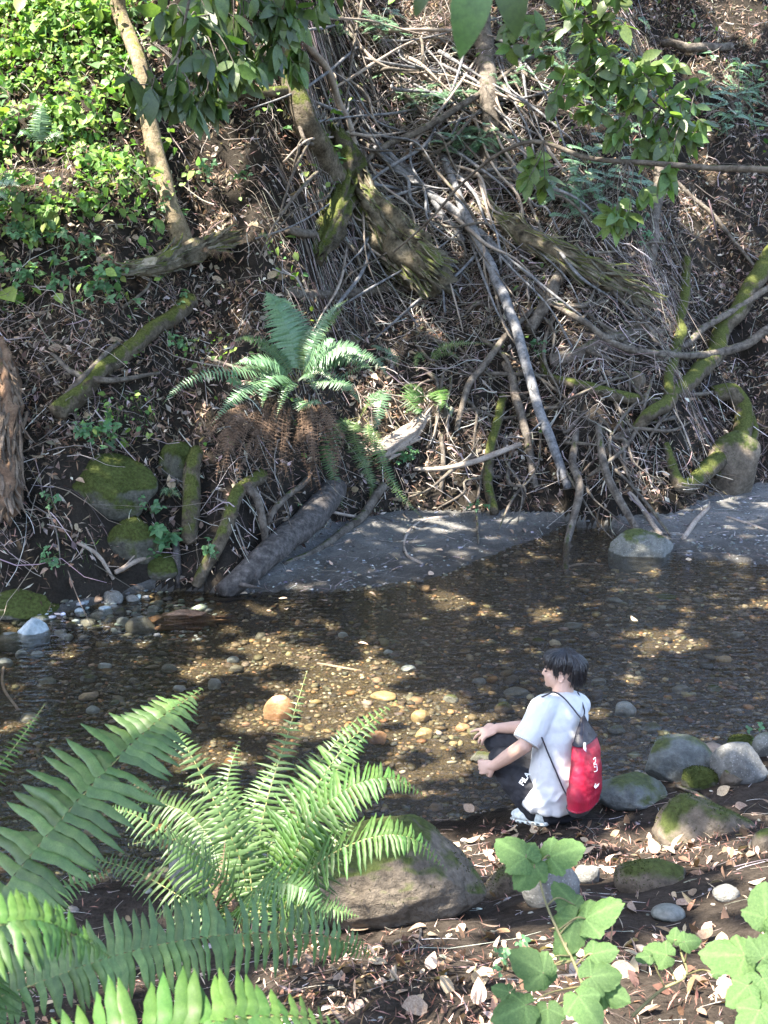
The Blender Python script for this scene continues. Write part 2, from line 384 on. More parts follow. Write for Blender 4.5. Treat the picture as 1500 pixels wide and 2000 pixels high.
for zi, nm, mt in ((0, "creek_bed", m_bed), (1, "sand_bar", m_sand), (2, "hillside", m_soil), (3, "near_bank", m_nsoil)):
    f = F0[fz == zi]; used, invx = np.unique(f, return_inverse=True)
    obj(nm, V0[used], invx.reshape(f.shape), mt, kind="structure")
# water sheet between the two shores, reaching a little into both banks
wx = np.linspace(-16, 16, 260); a0 = np.interp(wx, *NEAR) - .45; a1 = np.interp(wx, *FAR) + .45
t = np.linspace(0, 1, 60); WX = np.repeat(wx[:, None], 60, 1); WY = a0[:, None] + (a1 - a0)[:, None] * t
WV = np.stack([WX, WY, WX * 0 + .0], -1).reshape(-1, 3)
obj("creek_water", WV, grid_faces(260, 60)[:, ::-1], m_water, kind="structure")

# ------------------------------------------------------------------ small templates
def leaf_t(n=5, w=.22, fold=.12, curl=.15, tip=1.6):
    s = np.linspace(0, 1, n); wd = w * np.sin(PI * np.clip(s, 0.02, .98) ** .8) ** .8; wd[-1] = .01; wd[0] = .02
    V = []
    for k in range(n):
        z = -curl * s[k] ** 2
        V += [(s[k], -wd[k], z + fold * wd[k] * 2), (s[k], 0, z), (s[k], wd[k], z + fold * wd[k] * 2)]
    return np.array(V), grid_faces(n, 3)
def pinna_t(n=6, w=.085):
    s = np.linspace(0, 1, n); wd = w * (1 - s ** 2.2) * (0.9 + .25 * np.exp(-s * 9)); wd[-1] = .006
    V = []
    for k in range(n):
        y0 = .16 * s[k] ** 2; z = -.14 * s[k] ** 1.6
        V += [(s[k], y0 - wd[k], z - .012), (s[k], y0, z + .014), (s[k], y0 + wd[k], z - .012)]
    return np.array(V), grid_faces(n, 3)
PIN6, PIN4 = pinna_t(6), pinna_t(4)
LEAF5, LEAF4 = leaf_t(5), leaf_t(4, .26, .25, .3)
LEAFR = leaf_t(4, .36, .15, .15); LEAF3 = leaf_t(3, .22, .2, .3)

def bezier_noise(n):
    return rng.normal(0, 1, (n, 3))
def twigs(P0, az, ln, rad, drape=.5, liftmax=.12, n=6, curl=.5, sides=3, fall=0.0):
    """Many thin bent twigs lying on the ground: nodes follow the ground with some lift."""
    k = len(P0); s = np.linspace(0, 1, n)[None, :] * ln[:, None]
    kk = rng.normal(0, curl, k)[:, None]; a = az[:, None] + kk * s / np.maximum(ln[:, None], .1) + rng.normal(0, .12, (k, n)).cumsum(1)
    st = np.diff(s, axis=1, prepend=0)
    x = P0[:, 0:1] + np.cumsum(np.cos(a) * st, 1); y = P0[:, 1:2] + np.cumsum(np.sin(a) * st * np.where(P0[:, 2:3] > .3, .55, 1.0), 1)
    # foreshorten over steep ground so that the length stays right
    g = H(x, y); l0 = rng.uniform(0, liftmax, (k, 1)); l1 = rng.uniform(0, liftmax, (k, 1)); tt = np.linspace(0, 1, n)[None]
    chord = g[:, :1] * (1 - tt) + g[:, -1:] * tt
    z = np.maximum(g, drape * g + (1 - drape) * chord) + l0 * (1 - tt) + l1 * tt + rad[:, None]
    p = np.stack([x, y, z], -1); T = norm(np.gradient(p, axis=1)); up = np.array([.1, .2, 1.0])
    A = norm(np.cross(T, up)); B = np.cross(T, A)
    ang = np.linspace(0, 2 * PI, sides, endpoint=False); r = rad[:, None] * (1 - .6 * tt)
    V = p[:, :, None] + (A[:, :, None] * np.cos(ang)[:, None] + B[:, :, None] * np.sin(ang)[:, None]) * r[:, :, None, None]
    F = grid_faces(n, sides, True); nv = n * sides
    return V, F, nv
def join_batch(V, F, nv):
    k = V.shape[0]; return V.reshape(-1, 3), (F[None] + (np.arange(k) * nv)[:, None, None]).reshape(-1, 3)

def pts_zone(n, x0, x1, y0, y1, zone, fn=None):
    x = rng.uniform(x0, x1, n); y = rng.uniform(y0, y1, n); k = np.isin(ZN(x, y), zone)
    x, y = x[k], y[k]; p = np.stack([x, y, H(x, y)], 1)
    if fn is not None:
        u, v, z = project(p); q = fn(u, v, p); p = p[rng.uniform(0, 1, len(p)) < q]
    return p
def vary(c, n, s=.25, nv=1):
    c = np.asarray(c)[rng.integers(0, len(c), n)] * np.exp(rng.normal(0, s, (n, 1))) * np.exp(rng.normal(0, .06, (n, 3)))
    return np.repeat(np.clip(c, 0, .9), nv, axis=0)

# ------------------------------------------------------------------ builders
def rock(u0, v0, u1, v1, mat, label, cat="boulder", name="boulder", seed=1, cuts=5, rough=.12, sink=.12, sub=4, group=None, sy=.8, water=False, fuzz=0, moss_c=None, push=.5):
    uc, vb = (u0 + u1) / 2, v1
    d1 = float(PD(uc, vb)[0]); th = math.radians(14) + math.atan((vb - 1000) / FPX)
    w = (u1 - u0) / FPX * d1 / 2; hgt = (v1 - v0) / FPX * d1 / 2 * (1 + sink)
    ry = w * sy; rz = max(math.sqrt(max(hgt ** 2 - (ry * math.sin(th)) ** 2, (.35 * hgt) ** 2)) / math.cos(th), .1 * w)
    d = d1 + ry * push
    c = W(uc, (v0 + v1 + (v1 - v0) * sink) / 2, d); w *= d / d1; rz *= d / d1; ry *= d / d1
    r = np.random.default_rng(seed * 7 + 3); V, F = ico(sub)
    for k in range(cuts):
        nn = norm(r.normal(0, 1, 3) * np.array([1, 1, .8])); dd = r.uniform(.62, .88); a = V @ nn
        V = V - np.where(a > dd, (a - dd) * .85, 0)[:, None] * nn
    V = V * (1 + rough * fbm(V * 1.6 + seed, 4, seed)[:, None] + .02 * fbm(V * 9 + seed, 2, seed)[:, None])
    lo, hi = V.min(0), V.max(0); V = (V - (lo + hi) / 2) / ((hi - lo) / 2)
    V = V * np.array([w, ry, rz]) + c
    o = obj(name, V, F, mat, org=(c[0], c[1], c[2] - rz), label=label, cat=cat, group=group)
    if fuzz: moss_fuzz(o, V, F, fuzz, seed)
    return o

def moss_fuzz(o, V, F, n, seed, zmin=.25, L=.009, colr=((.045, .055, .015), (.07, .08, .022), (.035, .04, .014))):
    a, b, c = V[F[:, 0]], V[F[:, 1]], V[F[:, 2]]; nn = np.cross(b - a, c - a); ar = np.linalg.norm(nn, axis=1); nn = norm(nn)
    cen = (a + b + c) / 3; wgt = ar * (nn[:, 2] > zmin) * (fbm(cen * 3.2 + seed, 3, seed + 2) > -.12)
    if wgt.sum() <= 0: return
    k = rng.choice(len(F), n, p=wgt / wgt.sum()); s = rng.dirichlet((1, 1, 1), n)
    p = a[k] * s[:, :1] + b[k] * s[:, 1:2] + c[k] * s[:, 2:]
    TV = np.array([(0, -.18, -.1), (0, .18, -.1), (1, 0, .0), (.5, .1, .25)]); TF = np.array([(0, 1, 2), (0, 1, 3)])
    R = basis(norm(nn[k] + rng.normal(0, .55, (n, 3))), rng.normal(0, 1, (n, 3)))
    MV, MF = scatter(TV, TF, p, R, L * rng.uniform(.5, 1.5, n))
    obj("moss", MV, MF, m_moss, parent=o, col=vary(colr, n, .3, 4), kind="stuff", smooth=False)

def branch(pts, mat, label, name="fallen_branch", cat="branch", sides=10, noise=.12, seed=1, twn=0, ridge=0.0, fuzz=0, group=None, jag=0.0, squash=1.0, depth=None, tmat=None):
    """pts: (u, v, radius_px, off) along the branch; off metres in front of the ground seen there."""
    q = []
    for p in pts:
        u, v, r, off = p
        d = (depth if depth else float(PD(u, v)[0])) - off; w = W(u, v, d); q.append((*w, r / FPX * d))
    # drop sudden steps where the ground behind jumps away
    q = np.array(q)
    for _ in range(2):
        for k in range(1, len(q) - 1):
            m = (q[k - 1] + q[k + 1]) / 2; dm = np.linalg.norm(m[:3] - CC); dk = np.linalg.norm(q[k][:3] - CC)
            if dk > dm + .35: q[k][:3] = CC + (q[k][:3] - CC) * ((dm + .25) / dk)
    low = q[np.argmin(q[:, 2])]
    V, F = tube(q[:, :3], q[:, 3], sides=sides, noise=noise, seed=seed, ridge=ridge, jag=jag, squash=squash)
    o = obj(name, V, F, mat, org=low[:3], label=label, cat=cat, group=group)
    if fuzz: moss_fuzz(o, V, F, fuzz, seed, .0, .009)
    r = np.random.default_rng(seed)
    path = smooth_path(q, 40)
    for k in range(twn):
        i = r.integers(4, 38); p0 = path[i, :3]; T = norm(path[i + 1, :3] - path[i - 1, :3]); dr = norm(T * r.uniform(.2, .8) + r.normal(0, 1, 3) * .6 + np.array([0, -.3, .3]))
        ln = r.uniform(.15, .5); pp = np.array([p0, p0 + dr * ln * .5 + r.normal(0, .03, 3), p0 + dr * ln + r.normal(0, .06, 3)])
        TV, TF = tube(pp, [path[i, 3] * .4, path[i, 3] * .28, .002], sides=5, seg=8)
        obj("twig", TV, TF, tmat or mat, parent=o)
    return o

def frond_geo(pts, plen, npin, hint, tpl, rr=.003, t0=.12, droop=.0, seed=0, narrow=1.0, shape=.35):
    q = smooth_path(np.asarray(pts, float), max(12, npin)); T = norm(np.gradient(q, axis=0))
    sv, sf = tube(q[::max(1, len(q) // 12)], np.linspace(rr, rr * .35, len(q[::max(1, len(q) // 12)])), sides=5, seg=16)
    r = np.random.default_rng(seed); ts = np.linspace(t0, .995, npin); idx = np.clip((ts * (len(q) - 1)), 0, len(q) - 1)
    i0 = idx.astype(int); fr_ = (idx - i0)[:, None]; i1 = np.minimum(i0 + 1, len(q) - 1)
    pos = q[i0] * (1 - fr_) + q[i1] * fr_; tg = norm(T[i0]); side = norm(np.cross(tg, np.asarray(hint, float))); nn = np.cross(side, tg)
    prof = np.where(ts < shape, .45 + .55 * ((ts - t0) / (shape - t0)) ** .7, np.maximum(1 - ((ts - shape) / (1 - shape)) ** 1.35, .05)) * plen
    out = []
    for sg in (-1, 1):
        ang = .10 + .40 * ts ** 1.5 + r.normal(0, .06, npin)
        x = side * sg * np.cos(ang)[:, None] + tg * np.sin(ang)[:, None] - nn * (droop + r.normal(0, .10, npin))[:, None] * .6
        R = basis(x, nn + r.normal(0, .20, (npin, 3)))
        R = R.copy(); 
        if sg > 0: R[:, :, 1] *= -1 if False else 1
        L_ = prof * r.uniform(.80, 1.10, npin) * np.where(r.random(npin) < .05, .6, 1)
        Lw = prof ** .5 * (plen ** .5) * narrow
        # spring towards the tip on both sides: mirror y for one side
        mir = np.array([1, -sg, 1.0])
        out.append((pos + nn * .002, R, np.stack([L_, Lw * -sg, L_], 1)))
    return (sv, sf), out

def frond(parent, pts, plen, npin, mat, hint=None, tpl=None, rr=.003, droop=.1, seed=0, indiv=None, narrow=1.0, rmat=None, shape=.35, t0=.12, label=None):
    if hint is None: hint = norm(CC - np.mean(pts, axis=0)) * .6 + np.array([0, 0, .7])
    tpl = tpl or PIN6
    (sv, sf), sides = frond_geo(pts, plen, npin, hint, tpl, rr, t0, droop, seed, narrow, shape)
    if indiv:
        o = obj("frond", sv, sf, rmat or m_rach, parent=parent, label=label)
        rr_ = np.random.default_rng(seed + 5)
        for pos, R, S in sides:
            for k in range(len(pos)):
                if rr_.random() < .025: continue
                c = bpy.data.objects.new("leaflet", indiv); COL.objects.link(c); c.parent = o
                m = np.eye(4); m[:3, :3] = R[k] * S[k][None, :]; m[:3, 3] = pos[k] - ORG[o]; c.matrix_basis = Matrix(m.tolist())
        return o
    gs = [(sv, sf)]
    for pos, R, S in sides:
        gs.append(scatter(tpl[0], tpl[1], pos, R, S))
    V, F = join(gs)
    o = obj("frond", V, F, mat, parent=parent, label=label)
    if rmat is not False:
        o.data.materials.append(rmat or m_rach); mi = np.zeros(len(F), np.int32); mi[:len(sf)] = 1; o.data.polygons.foreach_set("material_index", mi)
    return o


m_rotr2 = M("red brown splinter", (.06, .042, .03), (.20, .145, .105), 5.0, .9, .7, 50, objrnd=.5)
# ------------------------------------------------------------------ boulders and stones
rock(130, 888, 310, 1012, m_rock_m, "largest mossy boulder of the left far bank, above a smaller rounded one", seed=3, fuzz=3750)
rock(205, 1008, 318, 1098, m_rock_m, "rounded mossy boulder just below the largest mossy one of the far bank", seed=4, fuzz=1875)
rock(255, 1078, 352, 1130, m_rock_m, "low mossy rock at the waterline beside the upright dead sticks", seed=5, fuzz=1125, cat="rock", name="rock")
rock(310, 862, 380, 950, m_rock_m, "shadowed mossy rock half hidden between the largest mossy boulder and the fern skirt", seed=6, fuzz=900, cat="rock", name="rock")
rock(-30, 1148, 118, 1212, m_rock_m, "dark overhanging mossy ledge at the left edge of the creek", seed=7, fuzz=2625, cat="rock", name="rock", sy=.6)
rock(1186, 1030, 1324, 1116, m_rock, "angular pale green boulder in the far edge of the water, mossy on its right", seed=18, cuts=8, sub=5, fuzz=675, sink=.2, rough=.16)
rock(1376, 842, 1480, 968, m_rock_b, "tilted mossy slab boulder behind the bent mossy root on the right far bank", seed=9, cuts=9, fuzz=900)
rock(1225, 725, 1262, 762, m_rock_b, "small brown rock stuck in the hillside under the long mossy log", seed=10, cat="rock", name="rock", fuzz=150)
rock(672, 655, 704, 678, m_rock_b, "small pale round rock in the hillside above the big fern", seed=11, cat="rock", name="rock")
# left pile
rock(30, 1208, 97, 1270, m_rock_w, "bluish white angular stone, the brightest and largest of the left stone pile", "stone", "creek_stone", seed=12, cuts=9, rough=.05)
rock(-8, 1234, 52, 1274, m_rock_g, "dark rounded stone leaning on the bluish white angular stone at the left edge", "stone", "creek_stone", seed=13)
rock(60, 1200, 100, 1226, m_rock_d, "dark flat stone tucked behind the bluish white angular stone", "stone", "creek_stone", seed=14)
rock(244, 1203, 304, 1240, m_rock_g, "smooth dark oval stone left of the red brown driftwood", "stone", "creek_stone", seed=15, cuts=2, rough=.04)
rock(201, 1152, 241, 1181, m_rock_l, "pale pointed stone at the top of the small stone cluster by the far shore", "stone", "creek_stone", seed=16, cuts=7)
rock(246, 1161, 273, 1181, m_rock_l, "small pale round stone just right of the pale pointed stone", "stone", "creek_stone", seed=17)
rock(168, 1162, 202, 1177, m_rock_o, "flat rusty brown stone left of the pale pointed stone", "stone", "creek_stone", seed=19)
rock(228, 1205, 256, 1224, m_rock_w, "white blue stone touching the smooth dark oval stone", "stone", "creek_stone", seed=20)
rock(214, 1224, 240, 1235, m_rock_l, "thin pale flat stone below the white blue stone", "stone", "creek_stone", seed=21)
rock(-6, 1284, 26, 1306, m_rock_w, "small bluish stone at the left picture edge below the dark rounded stone", "stone", "creek_stone", seed=22)
rock(30, 1268, 54, 1287, m_rock_w, "little white stone in the water below the bluish white angular stone", "stone", "creek_stone", seed=23)
rock(98, 1210, 128, 1230, m_rock_d, "dark grey stone between the bluish white angular stone and the stone cluster", "stone", "creek_stone", seed=24)
for i, (u, v, w, h, mt) in enumerate([(205, 1192, 15, 10, m_rock_w), (190, 1203, 14, 9, m_rock_w), (222, 1187, 12, 8, m_rock_l), (172, 1217, 16, 9, m_rock_g), (236, 1196, 12, 9, m_rock_d),
                                      (155, 1195, 12, 8, m_rock_w), (118, 1238, 13, 8, m_rock_w), (140, 1222, 14, 8, m_rock_d), (265, 1192, 11, 7, m_rock_g), (188, 1228, 12, 7, m_rock_d),
                                      (132, 1246, 12, 8, m_rock_w), (300, 1190, 12, 8, m_rock_w), (16, 1262, 14, 8, m_rock_d), (72, 1278, 12, 7, m_rock_w), (250, 1188, 9, 6, m_rock_l), (210, 1212, 11, 7, m_rock_d)]):
    rock(u - w, v - h, u + w, v + h, mt, "small grey blue pebble stone of the loose cluster at the left far shore", "stone", "creek_stone", seed=40 + i, sub=3, group="small stones of the left far shore cluster")
# stones in the creek
rock(515, 1357, 579, 1409, m_rock_o, "big smooth orange stone sticking out of the sunlit shallows", "stone", "creek_stone", seed=63, cuts=6, rough=.1, sink=.5)
rock(802, 1386, 841, 1412, m_rock_y, "yellow stone in the sunlit water, left of the two bright stones before the person", "stone", "creek_stone", seed=61, cuts=3, rough=.06)
rock(889, 1412, 918, 1431, m_rock_o, "small orange stone in the water just above the person's outstretched hand", "stone", "creek_stone", seed=62, cuts=5)
rock(722, 1349, 775, 1370, m_rock_y, "pale tan flat stone behind the tip of the lit fern", "stone", "creek_stone", seed=63, cuts=3)
rock(810, 1420, 846, 1443, m_rock_y, "tan submerged stone below the yellow stone", "stone", "creek_stone", seed=64)
rock(718, 1428, 756, 1456, m_rock_o, "rusty submerged stone between the lit fern and the yellow stone", "stone", "creek_stone", seed=65)
rock(918, 1466, 962, 1490, m_rock_d, "dark green wet stone beneath the person's outstretched hand", "stone", "creek_stone", seed=66)
rock(1398, 1280, 1430, 1296, m_rock_y, "small yellow stone alone in the right half of the creek", "stone", "creek_stone", seed=67)
rock(1200, 1370, 1243, 1404, m_rock_w, "pale scratched submerged stone right of the person's shoulder", "stone", "creek_stone", seed=68, cuts=7)
rock(1252, 1410, 1292, 1430, m_rock_d, "flat mauve grey stone breaking the water above the right boulders", "stone", "creek_stone", seed=69)
rock(1188, 1416, 1222, 1436, m_rock_d, "flat dark stone close to the backpack in the water", "stone", "creek_stone", seed=70)
rock(783, 1298, 812, 1312, m_rock_w, "small blue white stone in mid creek above the yellow stone", "stone", "creek_stone", seed=71)
rock(405, 1325, 432, 1348, m_rock_w, "small blue white stone above the big left fern frond", "stone", "creek_stone", seed=72, cuts=7)
rock(155, 1316, 190, 1333, m_rock_d, "flat greenish submerged stone in the left creek", "stone", "creek_stone", seed=73)
rock(168, 1378, 196, 1396, m_rock_w, "small pale stone in the left creek over the fern", "stone", "creek_stone", seed=74)
rock(1215, 1062, 1222, 1067, m_rock_w, "tiny white stone on the angular boulder", "stone", "creek_stone", seed=75) if False else None
rock(1424, 1382, 1450, 1396, m_rock_l, "tiny pale stone in the right creek above the pale boulder", "stone", "creek_stone", seed=76)
rock(620, 1462, 680, 1500, m_rock_d, "dark wet rock between the two lit fern fronds", "stone", "creek_stone", seed=77)
for i, (u, v, w, h, mt) in enumerate([(1008, 1352, 26, 10, m_rock_g), (985, 1382, 20, 12, m_rock_b), (1330, 1345, 18, 8, m_rock_g), (1120, 1222, 20, 8, m_rock_g), (1050, 1252, 15, 7, m_rock_b), (880, 1365, 16, 9, m_rock_d),
                                      (760, 1275, 12, 6, m_rock_w), (670, 1240, 10, 6, m_rock_w), (1395, 1345, 16, 7, m_rock_b), (1200, 1172, 17, 6, m_rock_g), (1300, 1165, 24, 6, m_rock_b), (455, 1288, 13, 7, m_rock_w),
                                      (330, 1305, 15, 8, m_rock_g), (350, 1345, 13, 7, m_rock_w), (262, 1330, 12, 7, m_rock_l), (92, 1330, 18, 8, m_rock_g), (60, 1400, 20, 9, m_rock_g), (205, 1300, 14, 7, m_rock_w), (1440, 1240, 14, 6, m_rock_g),
                                      (935, 1330, 14, 7, m_rock_g), (1235, 1300, 13, 6, m_rock_d), (1170, 1330, 15, 7, m_rock_g)]):
    rock(u - w, v - h, u + w, v + h, mt, "cobble lying under shallow water on the open creek bed", "stone", "creek_stone", seed=90 + i, sub=3, group="cobbles under the creek water", sink=.3)
# right shore
rock(1256, 1433, 1393, 1525, m_rock_d, "large dark grey boulder, left of the two big ones on the right shore", seed=25, cuts=5, sub=5, rough=.08, fuzz=225)
rock(1391, 1450, 1499, 1532, m_rock_l, "large pale grey boulder, smoothest of the right shore boulders", seed=26, cuts=5, sub=5, rough=.05)
rock(1470, 1432, 1530, 1480, m_rock, "grey boulder behind the pale grey boulder at the right edge", seed=27)
rock(1420, 1436, 1482, 1462, m_rock_m, "small bright green mossy rock behind the pale grey boulder", "rock", "rock", seed=28, fuzz=675)
rock(1160, 1508, 1305, 1580, m_rock_d, "low flat mottled boulder right behind the backpack", seed=29, cuts=7, sub=5, rough=.1)
rock(1328, 1496, 1402, 1540, m_rock_m, "small mossy rock in front of the two big right shore boulders", "rock", "rock", seed=30, fuzz=600)
rock(1407, 1500, 1458, 1540, m_rock_b, "brown wedge rock at the foot of the pale grey boulder", "rock", "rock", seed=31, cuts=9)
rock(1272, 1548, 1470, 1640, m_rock_b, "earthy boulder with a mossy left flank standing right of the person", seed=32, cuts=11, fuzz=350, rough=.16, sink=.6, sy=.9, push=.8)
rock(1468, 1618, 1530, 1664, m_rock_b, "rounded brown boulder cut by the right picture edge", seed=33)
rock(535, 1596, 950, 1800, m_rock_b, "huge grey boulder beside the big fern with a mossy face", seed=34, cuts=10, sub=6, rough=.13, sy=.6, push=.3, fuzz=375)
rock(330, 1600, 560, 1760, m_rock, "wide pale boulder behind the stems of the big fern", seed=47, cuts=4, sub=5, rough=.08, sy=.5)
rock(944, 1684, 1040, 1752, m_rock_b, "round mossy boulder right of the huge grey boulder", seed=35, fuzz=250, sink=.4, cuts=8)
rock(1018, 1682, 1132, 1766, m_rock_l, "pale sloping boulder touching the round mossy boulder", seed=36, sink=.25, cuts=6)
rock(1122, 1688, 1172, 1726, m_rock_l, "small sunlit tan rock on the path between boulders", "rock", "rock", seed=37)
rock(1200, 1672, 1345, 1735, m_rock_b, "low mossy rock edge poking from the dark earth mound", "rock", "rock", seed=38, sink=.6, cuts=8, fuzz=250)
rock(1272, 1764, 1338, 1802, m_rock_g, "smooth blue grey stone on the brown soil of the near bank", "stone", "stone", seed=39, cuts=2, rough=.04, sink=.05)
rock(1392, 1728, 1445, 1762, m_rock_l, "light grey flat stone on the near bank beyond the smooth blue grey stone", "stone", "stone", seed=41, cuts=6, sink=.05)

# ------------------------------------------------------------------ trees and trunks on the far bank
def trunk_tree(pts, mat, label, name, seed, limbs=3, fuzz=0, noise=.10, ridge=.15, sides=14):
    q = []
    for u, v, r, off in pts:
        d = float(PD(u, v)[0]) - off if v > 0 else None
        q.append([u, v, r, d, off])
    dl = [x[3] for x in q if x[3]][0] if q[0][3] is None else None
    # above the frame the trunk keeps the distance of its first visible point
    first = next(x for x in q if x[3]); 
    for x in q:
        if x[3] is None: x[3] = first[3] - .05
    base = q[-1]; db = base[3]
    P3 = []
    for u, v, r, d, off in q:
        d = min(d, db + .3 + (base[1] - v) / FPX * db * .55); P3.append((*W(u, v, d), r / FPX * d))
    P3 = np.array(P3); root = empty(name, P3[-1, :3], label=label, cat="tree")
    V, F = tube(P3[:, :3], P3[:, 3], sides=sides, seg=40, noise=noise, seed=seed, ridge=ridge)
    o = obj("trunk", V, F, mat, parent=root)
    if fuzz: moss_fuzz(o, V, F, fuzz, seed, -.1, .013)
    r = np.random.default_rng(seed); top = P3[0, :3]
    for k in range(limbs):
        T = norm(P3[0, :3] - P3[1, :3]); dr = norm(T + r.normal(0, .5, 3)); l = r.uniform(.6, 1.3)
        V, F = tube(np.array([top - T * .1, top + dr * l * .5, top + dr * l + np.array([0, 0, .2])]), [P3[0, 3] * .7, P3[0, 3] * .4, .01], sides=7, seg=10, noise=.1, seed=seed + k)
        obj("limb", V, F, mat, parent=root)
    return root, P3
trunk_tree([(180, -260, 12, .3), (222, -60, 14, .3), (240, 40, 15, .30), (268, 130, 15, .3), (290, 230, 16, .25), (312, 330, 19, .22), (335, 410, 20, .2), (362, 480, 24, .1)], m_bark_t,
           "slender tan tree leaning over the bright green slope on the left", "leaning_tree", 3, fuzz=900)
trunk_tree([(520, -300, 30, .6), (540, -80, 28, .6), (552, 60, 24, .55), (572, 150, 22, .5), (592, 235, 24, .4), (620, 300, 30, .25), (650, 360, 34, .1)], m_barkm,
           "dark mossy tree trunk standing above the rotten log in the centre", "mossy_tree", 4, fuzz=1875)
trunk_tree([(925, -250, 16, .3), (935, -40, 17, .3), (945, 80, 20, .3), (953, 180, 20, .3), (958, 260, 18, .25), (953, 330, 18, .2), (942, 395, 20, .1)], m_bark,
           "straight grey tree trunk with flaking bark right of the twig heap", "grey_tree", 5, fuzz=375)
trunk_tree([(1262, 120, 6, .2), (1275, 250, 8, .2), (1290, 350, 11, .2), (1278, 430, 11, .15), (1268, 520, 13, .05)], m_bark,
           "thin crooked dead snag below the leafy branch on the right", "dead_snag", 6, limbs=2)

# rotten log and stumps, each with its splinters
def splinter_log(name, label, pts, mat, nspl, seed, cat="log", fuzz=600, spread=1.0, slen=(.18, .5), smat=None):
    q = np.array([(*W(u, v, float(PD(u, v)[0]) - off), r / FPX * float(PD(u, v)[0])) for u, v, r, off in pts])
    root = empty(name, q[-1, :3], label=label, cat=cat); r = np.random.default_rng(seed)
    V, F = tube(q[:, :3], q[:, 3] * .9, sides=28, seg=46, noise=.30, seed=seed, nscale=6, ridge=.8, jag=.2)
    o = obj("core", V, F, mat, parent=root); moss_fuzz(o, V, F, fuzz, seed, -.1, .013)
    path = smooth_path(q, 50)
    for k in range(nspl):
        i = r.integers(3, 47); T = norm(path[i + 1, :3] - path[i - 1, :3]); to = norm(CC - path[i, :3]); sd = norm(np.cross(T, to)); a = r.uniform(-1.3, 1.3)
        nn = norm(to * math.cos(a) + sd * math.sin(a)); rad = path[i, 3]
        c = path[i, :3] + nn * rad * r.uniform(.75, 1.18); l = r.uniform(*slen); w = r.uniform(.005, .020) * (2.2 if r.random() < .12 else 1); th = r.uniform(.004, .011)
        x = norm(T + nn * r.choice([r.uniform(-.10, .2), r.uniform(.1, .6)]) + sd * r.normal(0, .12)); y = norm(np.cross(nn, x)); z = np.cross(x, y)
        m = 7; s = np.linspace(-.5, .5, m); VV = []
        for j in range(m):
            e = 1 if j < m - 1 else r.uniform(.05, .5); ww = w * e * (1 + r.normal(0, .18)); tt = th * e; b = .08 * l * s[j] ** 2 * r.uniform(-2, 2)
            cc = c + x * s[j] * l + z * b + y * r.normal(0, .005)
            VV += [cc - y * ww - z * tt, cc + y * ww - z * tt, cc + y * ww * .8 + z * tt, cc - y * ww * .8 + z * tt]
        FF = grid_faces(m, 4, True)
        FF = np.vstack([FF, [[0, 1, 2], [0, 2, 3]], [[4 * m - 4, 4 * m - 2, 4 * m - 3], [4 * m - 4, 4 * m - 1, 4 * m - 2]]])
        obj("splinter", np.array(VV), FF, smat or mat, parent=root, smooth=False)
    return root
splinter_log("rotten_log", "massive rotten log with grey splinters jutting out over the centre of the far bank",
             [(648, 268, 30, .25), (672, 330, 34, .3), (712, 400, 38, .38), (768, 470, 46, .46), (820, 520, 46, .5), (858, 556, 26, .5)], m_rot, 280, 51, fuzz=2625, slen=(.15, .6), smat=m_spl)
splinter_log("mossy_stump", "column shaped stump wrapped in moss just left of the rotten log",
             [(655, 262, 30, .35), (668, 315, 36, .42), (672, 370, 34, .42), (655, 420, 26, .35), (632, 470, 24, .25), (618, 505, 16, .15)], m_barkm, 8, 52, "stump", fuzz=5250)
splinter_log("rotted_stump", "jagged red brown rotted stump at the left picture edge",
             [(-20, 690, 30, .3), (0, 760, 34, .35), (2, 840, 36, .35), (-2, 920, 38, .35), (-4, 990, 36, .3)], m_rotr, 260, 53, "stump", fuzz=375, slen=(.25, .6), smat=m_rotr2)
splinter_log("plank_like_log", "long split log with a moss topped edge slanting down right of centre",
             [(948, 408, 16, .22), (1010, 450, 22, .25), (1080, 492, 24, .25), (1150, 530, 24, .22), (1205, 556, 22, .18), (1245, 580, 16, .12)], m_rot, 90, 54, fuzz=750, slen=(.4, 1.1), smat=m_spl)
splinter_log("sunlit_root_stump", "pale root stump lit pink by the sun right of the drooping fern fronds",
             [(742, 885, 22, .15), (775, 862, 24, .2), (805, 842, 16, .2), (830, 812, 8, .2)], m_bark_p, 10, 55, "stump", fuzz=75, slen=(.15, .3))
splinter_log("bark_slab_log", "broken log with peeling bark over a dark hollow on the left slope",
             [(248, 525, 10, .18), (300, 520, 18, .22), (360, 498, 20, .25), (420, 475, 18, .22), (455, 460, 13, .2)], m_rot, 60, 56, fuzz=900, slen=(.2, .5), smat=m_spl)

# ------------------------------------------------------------------ logs, poles and branches of the far bank
B = branch
B([(372, 588, 17, .12), (320, 630, 16, .12), (250, 690, 17, .13), (190, 742, 19, .14), (120, 815, 21, .12)], m_barkm, "straight fallen log on the left bank with moss at its lower end", "fallen_log", "log", seed=2, ridge=.12, fuzz=1350, jag=.03, sides=14)
B([(655, 955, 26, .12), (600, 1005, 28, .16), (545, 1060, 27, .16), (490, 1110, 25, .12), (432, 1165, 22, .04)], m_bark_d, "thick dark wet log slanting from the fern down into the water", "wet_log", "log", seed=3, ridge=.12, jag=.04, sides=18, twn=1)
B([(512, 928, 14, .1), (468, 968, 14, .14), (440, 1030, 14, .16), (410, 1085, 13, .14), (378, 1145, 12, .04)], m_barkm, "mossy log standing left of the thick dark wet log", "mossy_log", "log", seed=4, ridge=.1, fuzz=750, sides=12)
B([(750, 948, 9, .12), (705, 1008, 9, .12), (640, 1060, 8, .07), (556, 1104, 5, .02)], m_bark, "bent brown branch lying on the grey sand right of the thick dark wet log", seed=5, noise=.08)
